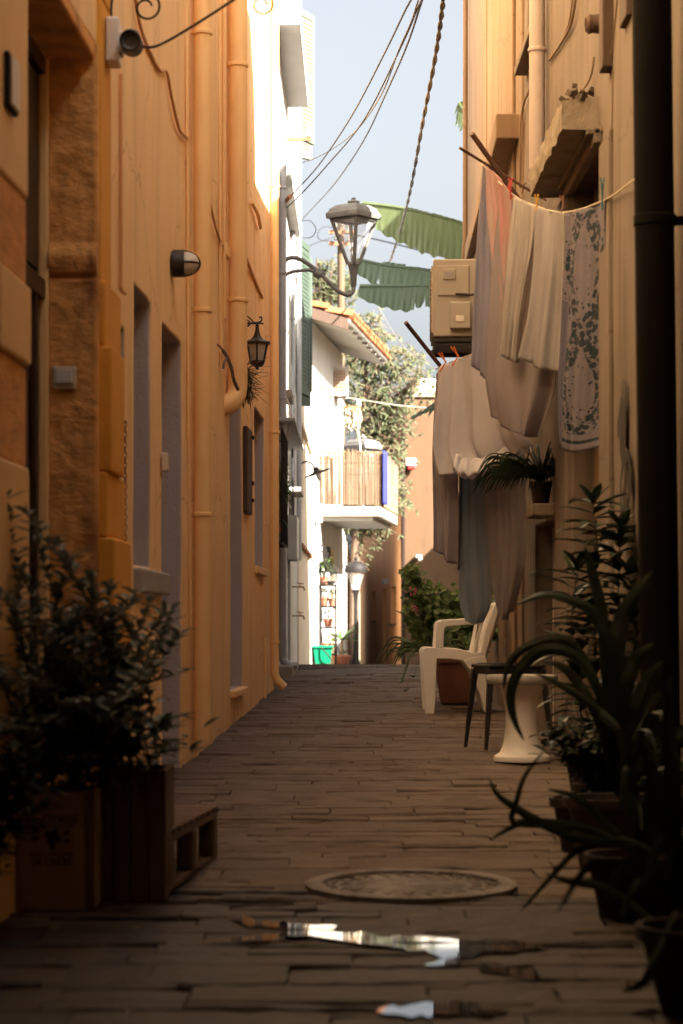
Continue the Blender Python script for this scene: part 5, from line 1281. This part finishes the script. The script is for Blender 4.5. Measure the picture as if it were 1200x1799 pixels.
# ---- geranium planter behind the white chair
D = 16.6; g = gz(D)
bm_ = MB(); cx = P(800,0,D).x
t = thing('geranium_planter', 'square terracotta planter overflowing with green geranium and pink blossoms', 'planter', (cx, D, g))
w0, w1, hh = .105, .16, .34
bm_.hexa([(cx-w0,D-w0,g),(cx+w0,D-w0,g),(cx+w0,D+w0,g),(cx-w0,D+w0,g)], [(cx-w1,D-w1,g+hh),(cx+w1,D-w1,g+hh),(cx+w1,D+w1,g+hh),(cx-w1,D+w1,g+hh)])
bm_.box(cx-w1-.012, cx+w1+.012, D-w1-.012, D+w1+.012, g+hh-.045, g+hh+.01); bm_.build('planter_box', mat('brown_pot', (.20,.075,.045), .75, (.16,.06,.036), 4), t, mods=[BEV(.012, 2)])
mat('geranium_leaf', (.11,.18,.05), .55, (.07,.12,.035), 14, trans=.3, island=((.13,.19,.06), .8))
rnd = random.Random(14); b = MB(); st = MB(); base = Vector((cx, D, g+hh-.03))
ctr = [(P(815,1070,D),.20,.17,.0),(P(770,1080,D),.16,.17,0),(P(735,1050,D-.1),.10,.14,0),(P(722,1010,D-.1),.05,.05,0),(P(850,1100,D),.12,.14,0),(P(790,1130,D-.05),.22,.10,0),(P(745,1110,D),.1,.12,0)]
for (c, rx, rz_, _) in ctr:
    st.tube(cat([base, base.lerp(c, .5)+Vector((0,0,.04)), c], 5), [.008-.0004*k for k in range(11)], 5)
    nlf = int(70+rx*rz_*6500)
    for i in range(nlf):
        p = c+Vector((rnd.gauss(0,.5)*rx, rnd.gauss(0,.5)*.14, rnd.gauss(0,.5)*rz_)); th = rnd.uniform(0, 2*PI); s_ = rnd.uniform(.018,.036)
        n_ = Vector((rnd.gauss(0,.5), -1+rnd.gauss(0,.6), .7+rnd.gauss(0,.5))).normalized(); e1 = n_.orthogonal().normalized(); e2 = n_.cross(e1); k9 = 9
        e1, e2 = e1*math.cos(th)+e2*math.sin(th), e2*math.cos(th)-e1*math.sin(th)
        vs = [p]+[p+(e1*math.cos(2*PI*q/k9)+e2*math.sin(2*PI*q/k9))*s_*(1.0 if q % 2 else .86)*(.55 if q == 0 else 1)+n_*s_*.28 for q in range(k9)]
        b._add(vs, [(0, 1+q, 1+(q+1) % k9) for q in range(k9)])
        if i % 4 == 0: st.tube([p, p+(base+Vector((rnd.uniform(-.1,.1),0,.1))-p)*.25], .0018, 3)
b.build('foliage', M['geranium_leaf'], t); st.build('stem', M['stem_green'], t)
for (x, y) in ((726,1040),(728,1068)):
    f_ = MB(); c = P(x, y, D-.32)
    for i in range(26):
        p = c+Vector((rnd.gauss(0,.018), rnd.gauss(0,.015), rnd.gauss(0,.022))); f_.leaf(p, (rnd.gauss(0,1), -.6, rnd.gauss(0,1)), .018, .016, .2, .2, 2)
    f_.build('flower_cluster', mat('pink_flower', (.55,.10,.22), .6, trans=.3), t)
fountain('spider_plant', 'trailing spider plant spilling onto the paving left of the geranium planter', P(752, 1148, 16.42), 60, .40, .013, mat('leaf_spider', (.06,.095,.035), .45, (.10,.14,.06), 10, trans=.25), 6, .8, .55, None, lean=(-.3,-.2,0),
         extra=[([(765,1125,16.4),(735,1098,16.2),(715,1082,16.1),(694,1072,16)], .02), ([(740,1130,16.3),(722,1150,16.2),(712,1180,16.1),(704,1200,16)], .015)])
b = MB(); st = MB()
for (x, y) in ((702,1150),(703,1200),(712,1215),(726,1190)):
    c = P(x, y, 16.1)
    for i in range(16): th = rnd.uniform(0, 2*PI); b.leaf(c, (math.cos(th), math.sin(th), .5), .05, .012, .5, .2, 3)
    st.tube(cat([P(750,1145,16.35), P(x+14, y-40, 16.15), c], 5), .0014, 4)
t = thing('plantlets', 'small star shaped plantlets dangling near the ground from the spider plant', 'plantlets', P(710, 1210, 16.1)); b.build('foliage', M['leaf_spider'], t); st.build('stem', M['stem_green'], t)
# ---- white plastic armchair, side-on
mat('chair_plastic', (.80,.76,.72), .45, (.74,.70,.66), 3, .08, 20)
Yn, g = 15.42, gz(15.6)+.004
def q(x, y): return ((680+x/3.75-600)*Yn/F, (1253-(800+y/3.75))*Yn/F)
t = thing('plastic_armchair', 'white plastic garden armchair standing sideways beneath the grey towel', 'chair', (q(460,0)[0], 15.68, g))
def pr(poly, y0, y1, name, m=None, z0=0):
    b = MB(); pp = [q(*p) for p in poly]; b.prism(pp, lambda p: Vector((p[0], y0, g+p[1]+z0)), lambda p: Vector((p[0], y1, g+p[1]+z0)))
    return b.build(name, m or M['chair_plastic'], t, mods=[BEV(.008, 3)])
for (y0, y1, s1) in ((Yn, Yn+.05, 1), (Yn+.50, Yn+.55, -1)):
    pr([(228,1292),(240,1270),(262,1264),(326,1266),(330,1300),(318,1640),(312,1705),(252,1705),(240,1500)], y0-.001*s1, y1, 'leg')
    pr([(500,1352),(560,1328),(648,1318),(664,1400),(690,1690),(640,1692),(610,1580),(560,1440)], y0-.001*s1, y1, 'leg')
    pr([(318,1268),(330,1112),(342,1092),(366,1082),(480,1076),(600,1070),(640,1076),(640,1104),(600,1112),(480,1120),(392,1130),(378,1142),(372,1270)], y0, y1, 'armrest')
    pr([(320,1262),(480,1276),(570,1300),(650,1300),(650,1332),(560,1345),(500,1356),(420,1342),(320,1340)], y0+.002*s1, y1, 'seat_rail')
    pr([(590,1300),(648,1318),(672,1240),(742,1010),(730,985),(706,985),(650,1150),(620,1290)], y0, y1, 'back_post')
    pr([(568,1300),(596,1300),(626,1108),(606,1108)], y0+.004*s1, y1-.004*s1, 'arm_support')
b = MB(); x0, x1 = q(262,0)[0], q(640,0)[0]; zs_ = q(0,1285)[1]
b.grid(lambda u, v: (x0+(x1-x0)*u, Yn+.05+.45*v, g+zs_-.03*math.sin(PI*v)*math.sin(PI*min(1, u*1.1))-.015*u), 10, 10)
b.build('seat', M['chair_plastic'], t, smooth=True, mods=[SOL(.012)])
pa, pb = q(650,1290), q(735,985); b = MB()
for k in range(11):
    y = Yn+.075+.40*k/10
    b.tube([Vector((pa[0]+(pb[0]-pa[0])*f+.03*math.sin(PI*k/10), y, g+pa[1]+(pb[1]-pa[1])*f)) for f in (0, .25, .5, .75, 1)], .010, 6)
b.tube([Vector((pb[0]+.03*math.sin(PI*k/10), Yn+.03+.49*k/10, g+pb[1])) for k in range(11)], .022, 8); b.tube([Vector((pa[0]+.03*math.sin(PI*k/10), Yn+.03+.49*k/10, g+pa[1])) for k in range(11)], .018, 8)
b.build('backrest', M['chair_plastic'], t, smooth='auto')
# ---- black stool
mat('black_plastic', (.014,.013,.015), .4, (.02,.018,.02), 8, .1, 40)
D = 12.55; g = gz(D)+.004; c = Vector((P(893,0,D).x, D, g)); Rz = Matrix.Rotation(R(14), 3, 'Z')
t = thing('black_stool', 'black square plastic stool with slender splayed legs beside the white stool', 'stool', c)
b = MB(); b.obox(c+Vector((0,0,.455)), .33, .33, .022, Rz); b.obox(c+Vector((0,0,.43)), .31, .31, .04, Rz)
b.build('seat', M['black_plastic'], t, mods=[BEV(.010, 3)])
b = MB()
for i in range(6):
    for j in range(6): b.obox(c+Rz@Vector((-.12+.048*i, -.12+.048*j, .468)), .03, .03, .005, Rz)
b.build('seat_grid', M['black_plastic'], t)
for sx in (-1, 1):
    for sy in (-1, 1):
        b = MB(); tp_ = [Rz@Vector((sx*(.15+dx), sy*(.15+dy), .44)) for dx, dy in ((-.022,-.022),(.014,-.022),(.014,.014),(-.022,.014))]; bt_ = [Rz@Vector((sx*(.19+dx), sy*(.19+dy), 0)) for dx, dy in ((-.010,-.010),(.008,-.010),(.008,.008),(-.010,.008))]
        b.hexa([c+p for p in bt_], [c+p for p in tp_]); b.build('leg', M['black_plastic'], t, mods=[BEV(.003, 2)])
# ---- white tulip stool
D = 11.75; g = gz(D)+.003; c = Vector((P(917,0,D).x, D, g))
t = thing('tulip_stool', 'white waisted plastic stool with a round top and flared foot', 'stool', c)
b = MB(); b.lathe([(.145,0),(.148,.012),(.143,.028),(.115,.045),(.098,.085),(.088,.14),(.082,.20),(.085,.26),(.095,.32),(.108,.375),(.118,.405)], c, 36); b.build('pedestal', M['chair_plastic'], t, smooth='auto')
b = MB(); b.lathe([(.12,.395),(.178,.400),(.186,.412),(.186,.436),(.180,.445),(.165,.447),(.16,.442),(.002,.440)], c, 40); b.build('seat', M['white_paint'], t, smooth='auto')
# ---- foreground plants on the right
def lance(name, lab, stems, L, w, m, seed, pots=None, dens=11):
    rnd = random.Random(seed); b = MB(); st = MB()
    t = thing(name, lab, 'plant', P(*stems[0][0]))
    for s_ in stems:
        pts = cat([P(*p) for p in s_], 8); st.tube(pts, [.006*(1-.7*i/len(pts)) for i in range(len(pts))], 5)
        for i in range(len(pts)//4, len(pts)):
            for k in range(2):
                th = rnd.uniform(0, 2*PI); d = Vector((math.cos(th), math.sin(th)*.7, rnd.uniform(.0, .55)))
                b.leaf(pts[i], d, L*rnd.uniform(.6, 1.15), w*rnd.uniform(.8, 1.2), rnd.uniform(.25, .6), .3, 5)
        for k in range(5):
            th = 2*PI*k/5; b.leaf(pts[-1], (math.cos(th), math.sin(th), 1.2), L*.6, w*.8, .3, .3, 4)
    b.build('foliage', m, t); st.build('stem', M['stem_green'], t); return t
D = 9.4
t = lance('croton_plant', 'tall bushy plant with long narrow dark leaves against the beige wall', [
    [(1070,1400,D),(1050,1250,D),(1045,1080,D),(1048,960,D),(1042,885,D)], [(1075,1400,D),(1080,1250,D),(1085,1080,D-.1),(1088,970,D-.1),(1092,930,D-.1)],
    [(1060,1400,D+.1),(1020,1250,D+.1),(1005,1100,D+.1),(1015,1000,D+.1)], [(1080,1400,D),(1110,1250,D-.2),(1115,1100,D-.2),(1105,1010,D-.2)], [(1065,1400,D),(1040,1300,D),(1020,1180,D),(1030,1080,D)], [(1065,1400,D),(1085,1330,D-.1),(1100,1200,D-.1),(1085,1120,D-.1)]],
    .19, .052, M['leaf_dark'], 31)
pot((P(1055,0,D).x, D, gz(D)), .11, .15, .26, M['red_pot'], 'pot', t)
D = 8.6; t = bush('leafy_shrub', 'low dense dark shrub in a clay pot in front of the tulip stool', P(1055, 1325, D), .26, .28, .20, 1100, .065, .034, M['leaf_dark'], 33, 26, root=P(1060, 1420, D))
pot(P(1058, 1540, 8.0)+Vector((0,.1,0)), .12, .165, .27, M['red_pot'], 'pot', t)
D = 7.6
fountain('strap_leaf_plant', 'large plant with long arching strap leaves reaching over the tulip stool', P(1085, 1400, D), 20, .55, .044, M['leaf_strap'], 35, .5, 1.2, (.12,.17,.27,M['dark_pot']), tw=.6, lean=(.45,0,0), extra=[
    ([(1085,1390,D),(1075,1180,D-.1),(1048,1085,D-.1),(1009,1056,D-.1),(957,1044,D-.1),(905,1062,D-.1)], 0.039),
    ([(1085,1390,D),(1055,1230,D-.1),(1020,1150,D-.1),(983,1122,D-.1),(923,1138,D-.1),(893,1170,D-.1),(884,1212,D-.1)], 0.034),
    ([(1085,1390,D),(1060,1240,D-.2),(1020,1160,D-.2),(962,1140,D-.2),(918,1170,D-.2),(898,1215,D-.2),(903,1262,D-.2),(921,1302,D-.2)], 0.039),
    ([(1085,1390,D),(1050,1260,D-.2),(1012,1195,D-.2),(983,1168,D-.2),(949,1162,D-.2)], 0.035), ([(1085,1390,D),(1092,1300,D-.3),(1048,1245,D-.3),(983,1202,D-.3),(936,1180,D-.3)], 0.030),
    ([(1085,1390,D),(1072,1200,D),(1058,1070,D),(1027,958,D)], 0.058), ([(1088,1390,D),(1085,1180,D-.2),(1098,1080,D-.2),(1148,1000,D-.2)], 0.066), ([(1088,1390,D),(1098,1230,D-.3),(1120,1160,D-.3),(1150,1130,D-.3)], 0.055),
    ([(1088,1390,D),(1110,1280,D-.3),(1140,1200,D-.3),(1165,1160,D-.3)], 0.062)])
D = 6.5
fountain('agave_plant', 'low strap leaved plant whose curved leaves reach over the paving by the manhole', P(1125, 1500, D), 18, .45, .034, M['leaf_strap'], 37, .6, .9, (.11,.15,.22,M['red_pot']), tw=.6, lean=(.5,0,0), extra=[
    ([(1125,1500,D),(1060,1475,D),(1005,1470,D),(940,1440,D),(905,1418,D),(875,1396,D),(858,1364,D)], 0.027), ([(1125,1500,D),(1080,1475,D),(1030,1455,D),(983,1448,D),(923,1444,D),(897,1454,D),(860,1476,D)], 0.027),
    ([(1000,1452,D),(930,1450,D),(900,1440,D),(908,1405,D),(923,1362,D),(958,1316,D)], 0.017),
    ([(1150,1500,D-.3),(1110,1478,D-.3),(1070,1477,D-.3),(1018,1492,D-.3),(962,1548,D-.3),(914,1602,D-.3)], 0.020), ([(1150,1620,D-.3),(1115,1592,D-.3),(1058,1558,D-.3),(1002,1548,D-.3),(956,1534,D-.3)], 0.027),
    ([(1125,1500,D),(1060,1440,D),(1010,1400,D),(960,1385,D)], 0.023)])
D = 4.9
fountain('corner_plant', 'dark strap leaved plant in a red clay pot at the bottom right corner', P(1235, 1625, D), 18, .36, .030, M['leaf_strap'], 39, .5, 1.2, (.09,.135,.19,M['red_pot']), tw=.6,
         extra=[([(1190,1600,D),(1150,1690,D-.2),(1130,1728,D-.2),(1090,1742,D-.2)], 0.023), ([(1195,1560,D),(1185,1400,D),(1175,1280,D),(1180,1180,D)], 0.039), ([(1195,1560,D),(1160,1420,D),(1140,1330,D),(1120,1290,D)], 0.039)])
# ================================================================ FOREGROUND LEFT
mat('carton', (.36,.27,.18), .8, (.30,.22,.145), 5, .2, 40, stain=(.09,.05,.03), stain_scale=6); mat('print_ink', (.035,.025,.02), .8)
mat('crate_wood', (.17,.105,.068), .8, (.11,.068,.045), 6, .5, 40, stretch=(6,6,1))
D = 6.62; g = .19+.004; x0, x1 = P(22,0,D).x, P(163,0,D).x
t = thing('olive_carton', 'tall brown carton printed with olives and lettering, used as a planter', 'box', ((x0+x1)/2, D+.15, g))
b = MB(); zt2 = zz(1392, D)
b.box(x0, x1, D, D+.012, g, zt2); b.box(x0, x1, D+.30, D+.312, g, zt2); b.box(x0, x0+.012, D+.012, D+.30, g, zt2); b.box(x1-.012, x1, D+.012, D+.30, g, zt2); b.box(x0+.012, x1-.012, D+.012, D+.3, g, g+.03)
b.build('box_walls', M['carton'], t, mods=[BEV(.003)])
b = MB(); b.box(x0+.012, x1-.012, D+.012, D+.3, zt2-.06, zt2-.045); b.build('soil', M['soil'], t)
for xa, xb in ((x1-.020, x1+.006), (x0-.006, x0+.012)):
    b = MB(); b.box(xa, xb, D-.005, D+.02, g, zt2+.004); b.build('corner_strip', M['crate_wood'], t, mods=[BEV(.002)])
def text(body, x, y, size, D, par, m, sx=1.0, name='lettering'):
    cu = bpy.data.curves.new(name, 'FONT'); cu.body = body; cu.size = 1; cu.align_x = 'CENTER'; cu.align_y = 'CENTER'; cu.extrude = .0; cu.offset = .012
    o = bpy.data.objects.new('tmp', cu); COL.objects.link(o); dg = bpy.context.evaluated_depsgraph_get(); dg.update()
    me = bpy.data.meshes.new_from_object(o.evaluated_get(dg)); bpy.data.objects.remove(o)
    me.transform(Matrix.Scale(size, 4)@Matrix.Diagonal((sx,1,1,1))); me.transform(Matrix.Rotation(PI/2, 4, 'X')); me.transform(Matrix.Translation(P(x, y, D)))
    me.materials.clear()
    return finish(name, me, m, par)
text('КРИТСКОЕ', 92, 1441, .031, D-.002, t, M['print_ink'], .92); text('ОЛИВКОВОЕ МАСЛО', 92, 1452, .013, D-.002, t, M['print_ink'], .95)
text("HUILE D'OLIVE", 90, 1502, .020, D-.002, t, M['print_ink'], .95); text('DE CRETE', 90, 1515, .026, D-.002, t, M['print_ink'], 1.05)
b = MB(); rnd = random.Random(2)
for (x, y, r) in ((84,1466,6),(96,1463,6),(90,1476,7),(102,1474,5),(92,1488,5)): b.prism([(math.cos(2*PI*k/12)*r, math.sin(2*PI*k/12)*r*1.25) for k in range(12)], lambda p: P(x+p[0], y+p[1], D-.001), lambda p: P(x+p[0], y+p[1], D-.003))
for (x, y, dx, dy) in ((74,1462,-20,-6),(72,1472,-22,2),(108,1466,18,-6),(108,1478,18,-2),(80,1455,-12,-8)):
    b.prism([(0,0),(dx*.4,dy*.4-4),(dx,dy),(dx*.5,dy*.5+4)], lambda p: P(x+p[0], y+p[1], D-.001), lambda p: P(x+p[0], y+p[1], D-.003))
b.build('olive_print', M['print_ink'], t)
D = 6.85; x0, x1 = P(168,0,D).x, P(292,0,D).x
t = thing('wooden_crate', 'dark upright wooden crate planter standing right of the olive carton', 'crate', ((x0+x1)/2, D+.2, g))
zt2 = zz(1352, D); n_ = 4
for i in range(n_):
    b = MB(); a_ = x0+(x1-x0)*i/n_; b.box(a_+.002, x0+(x1-x0)*(i+1)/n_-.002, D, D+.016, g, zt2-rnd.random()*.01); b.build('plank', M['crate_wood'], t, mods=[BEV(.002)])
b = MB(); b.box(x1-.018, x1-.002, D+.017, D+.36, g, zt2-.004); b.box(x0+.002, x0+.016, D+.017, D+.36, g, zt2-.004); b.box(x0+.017, x1-.019, D+.345, D+.36, g, zt2-.006); b.build('side_board', M['crate_wood'], t, mods=[BEV(.002)])
b = MB(); b.box(x0+.017, x1-.019, D+.017, D+.344, zt2-.07, zt2-.05); b.build('soil', M['soil'], t)
# sage-like bush with tall leafy shoots
mat('leaf_sage', (.12,.14,.10), .6, (.18,.20,.155), 15, trans=.2, island=((.20,.21,.18), .8))
def shoots(name, lab, roots, tips, n, L, w, m, seed, step=.045):
    rnd = random.Random(seed); b = MB(); st = MB(); t = thing(name, lab, 'plant', roots[0])
    for i in range(n):
        r0 = Vector(roots[i % len(roots)])+Vector((rnd.uniform(-.08,.08), rnd.uniform(-.1,.1), 0)); x, y, d = tips[i] if i < len(tips) else (rnd.uniform(*tips[-1][0]), rnd.uniform(*tips[-1][1]), rnd.uniform(*tips[-1][2]))
        if isinstance(x, tuple): x, y, d = rnd.uniform(*x), rnd.uniform(*y), rnd.uniform(*d)
        tip = P(x, y, d); mid = r0.lerp(tip, .55)+Vector((rnd.uniform(-.05,.05), rnd.uniform(-.05,.05), .05))
        pts = cat([r0, mid, tip], 10); st.tube(pts, [.004*(1-.7*k/len(pts)) for k in range(len(pts))], 4); dist = 0; rot = rnd.uniform(0, 6)
        for k in range(1, len(pts)):
            rot += 1.57
            for s_ in (0, PI):
                th = rot+s_; t_ = (pts[k]-pts[k-1]).normalized(); e = Vector((math.cos(th), math.sin(th), .25)); f = k/len(pts)
                if f < .12: continue
                b.leaf(pts[k]+t_*rnd.uniform(-.01,.01), e+t_*.3, L*rnd.uniform(.6,1.15), w*rnd.uniform(.7,1.2), rnd.uniform(.1,.55), .3, 3)
                if rnd.random() < .5: b.leaf(pts[k], e*.6+t_, L*.55, w*.7, .2, .3, 3)
    b.build('foliage', m, t); st.build('stem', M['stem_green'], t); return t
tips = [(10,880,6.5),(48,905,6.6),(62,940,6.5),(20,960,6.6),(120,985,6.7),(160,1020,6.7),(190,1035,6.8),(240,1045,7),(262,1060,7),(300,1075,7.2),(318,1110,7.2),(322,1180,7.2),(312,1260,7.3),(300,1320,7.3),(100,960,6.6),(36,1010,6.5),(285,1130,7.1),(210,1075,6.9)]
shoots('sage_bush', 'tall grey green leafy bush growing out of the carton and crate', [(-.84,6.8,.55),(-.64,7.05,.58),(-.75,6.95,.56),(-.92,6.75,.56)], tips+[((-20,25),(1000,1300),(6.0,6.25))]*9+[((0,300),(1060,1340),(6.4,7.3))], 64, .070, .030, M['leaf_sage'], 41)
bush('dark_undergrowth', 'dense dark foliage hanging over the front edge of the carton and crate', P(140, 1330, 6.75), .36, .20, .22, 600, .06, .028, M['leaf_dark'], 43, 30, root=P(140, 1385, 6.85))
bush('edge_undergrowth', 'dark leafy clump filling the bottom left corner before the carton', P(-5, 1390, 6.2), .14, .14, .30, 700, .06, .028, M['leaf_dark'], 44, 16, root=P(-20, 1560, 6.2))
# ---- pallet
t = thing('wooden_pallet', 'small weathered wooden pallet lying on the paving beside the crate', 'pallet', (-.6, 7.45, gz(7.45)))
Rz = Matrix.Rotation(R(-5.5), 3, 'Z'); c0 = Vector((-.66, 7.46, gz(7.46)+.004)); b = MB()
for i in range(9):
    b = MB(); y = -.47+i*.1175; b.obox(c0+Rz@Vector((0, y, .178)), .36, .085, .018, Rz); b.build('deck_plank', M['crate_wood'], t, mods=[BEV(.002)])
for sx in (-.155, 0, .155):
    b = MB(); b.obox(c0+Rz@Vector((sx, 0, .158)), .05, 1.0, .02, Rz); b.build('stringer', M['crate_wood'], t, mods=[BEV(.002)])
    b = MB(); b.obox(c0+Rz@Vector((sx, 0, .010)), .05, 1.0, .018, Rz); b.build('stringer', M['crate_wood'], t, mods=[BEV(.002)])
    for sy in (-.45, 0, .45):
        b = MB(); b.obox(c0+Rz@Vector((sx, sy, .083)), .055, .09, .127, Rz); b.build('block', M['crate_wood'], t, mods=[BEV(.003)])
# ---- manhole
c = Vector((P(722,0,7.2).x, 7.19, gz(7.2)+.012)); Mg = Matrix.Rotation(math.atan(.0275), 3, 'X')
t = thing('manhole_cover', 'round grey manhole cover with a worn rim set in the paving', 'manhole', c)
b = MB(); b.lathe([(.335,-.03),(.335,.002),(.325,.005),(.285,.005),(.280,.0)], c, 64, Mg, cap=False)
b.build('rim', mat('worn_iron', (.22,.20,.19), .8, (.14,.125,.115), 14, .6, 60, stain=(.10,.08,.065), stain_scale=7, stain_lo=.48, stain_hi=.6), t, smooth='auto')
b = MB(); b.lathe([(.279,-.006),(.20,-.003),(.12,-.001),(.001,.0)], c, 64, Mg, cap=False)
for r_, n_ in ((.06,6),(.11,11),(.16,16),(.21,21),(.255,26)):
    for k in range(n_):
        th = 2*PI*(k+.5*(n_ % 2))/n_; p = c+Mg@Vector((r_*math.cos(th), r_*math.sin(th), -.003)); b.obox(p, .030, .015, .005, Mg@Matrix.Rotation(th+.8*(k % 2), 3, 'Z'))
b.build('lid', mat('worn_lid', (.14,.12,.11), .8, (.075,.065,.06), 10, .9, 45, stain=(.22,.20,.19), stain_scale=6, stain_lo=.5, stain_hi=.62), t, smooth='auto')
# ---- puddles
wm = bpy.data.materials.new('water'); wm.use_nodes = True; bb = wm.node_tree.nodes['Principled BSDF']
bb.inputs['Base Color'].default_value = (.02,.016,.013,1); bb.inputs['Roughness'].default_value = .03; bb.inputs['IOR'].default_value = 1.33; bb.inputs['Specular IOR Level'].default_value = .9
def puddle(poly, lab, z=.1953):
    pts = []; n = len(poly)
    for i in range(n):
        a_, b_ = Vector(poly[i]), Vector(poly[(i+1) % n]); m_ = max(2, int((b_-a_).length/14))
        for k in range(m_):
            p = a_.lerp(b_, k/m_); pts.append(p+Vector((noise.noise(Vector((p.x*.07, p.y*.3, 1)))*12, noise.noise(Vector((p.x*.12, p.y*.5, 7)))*7)))
    b = MB(); vs = []
    for p in pts:
        D = (H-z)*F/(p.y-HY); vs.append(((p.x-CX)*D/F, D, z))
    b._add(vs, [tuple(range(len(vs)))]); tag(b.build('puddle', wm), lab, 'puddle', 'puddles', 'thing')
puddle([(400,1612),(434,1608),(440,1614),(470,1620),(540,1624),(592,1626),(588,1634),(540,1631),(480,1629),(440,1626),(422,1622)], 'upper left puddle reflecting the bright house wall', .1978)
puddle([(345,1653),(400,1649),(455,1642),(500,1640),(540,1637),(552,1642),(500,1647),(440,1650),(380,1656)], 'thin left puddle sliver below the upper one', .1978)
puddle([(500,1632),(560,1634),(620,1636),(680,1643),(740,1645),(820,1650),(900,1650),(960,1662),(900,1672),(850,1672),(826,1686),(788,1682),(752,1672),(690,1664),(650,1657),(600,1652),(560,1645),(505,1642)], 'longest puddle streaking across the paving with the sky in it')
puddle([(835,1690),(870,1692),(905,1700),(880,1702),(845,1698)], 'small broken puddle right of the tiny one', .1975)
puddle([(745,1690),(790,1686),(815,1690),(800,1696),(750,1696)], 'tiny puddle just under the longest one')
puddle([(850,1694),(930,1700),(1000,1712),(1040,1722),(980,1724),(900,1716),(845,1706)], 'dark puddle at the right between the longer ones')
puddle([(660,1777),(690,1769),(760,1763),(815,1758),(850,1765),(900,1776),(860,1786),(800,1782),(720,1784)], 'nearest puddle at the bottom of the photo')
b = MB(); rnd = random.Random(77)
for i in range(70):
    x = rnd.uniform(-.8, 1.0); y = rnd.uniform(5.4, 14); z = gz(y)+.012
    s_ = rnd.uniform(.008, .022); a_ = rnd.uniform(0, 6); b.leaf((x, y, z), (math.cos(a_), math.sin(a_), .12), s_*1.6, s_, .2, .3, 2)
tag(b.build('leaf_litter', M['dry_leaf']), 'scattered dry leaves and crumbs on the paving', 'litter', kind='stuff')
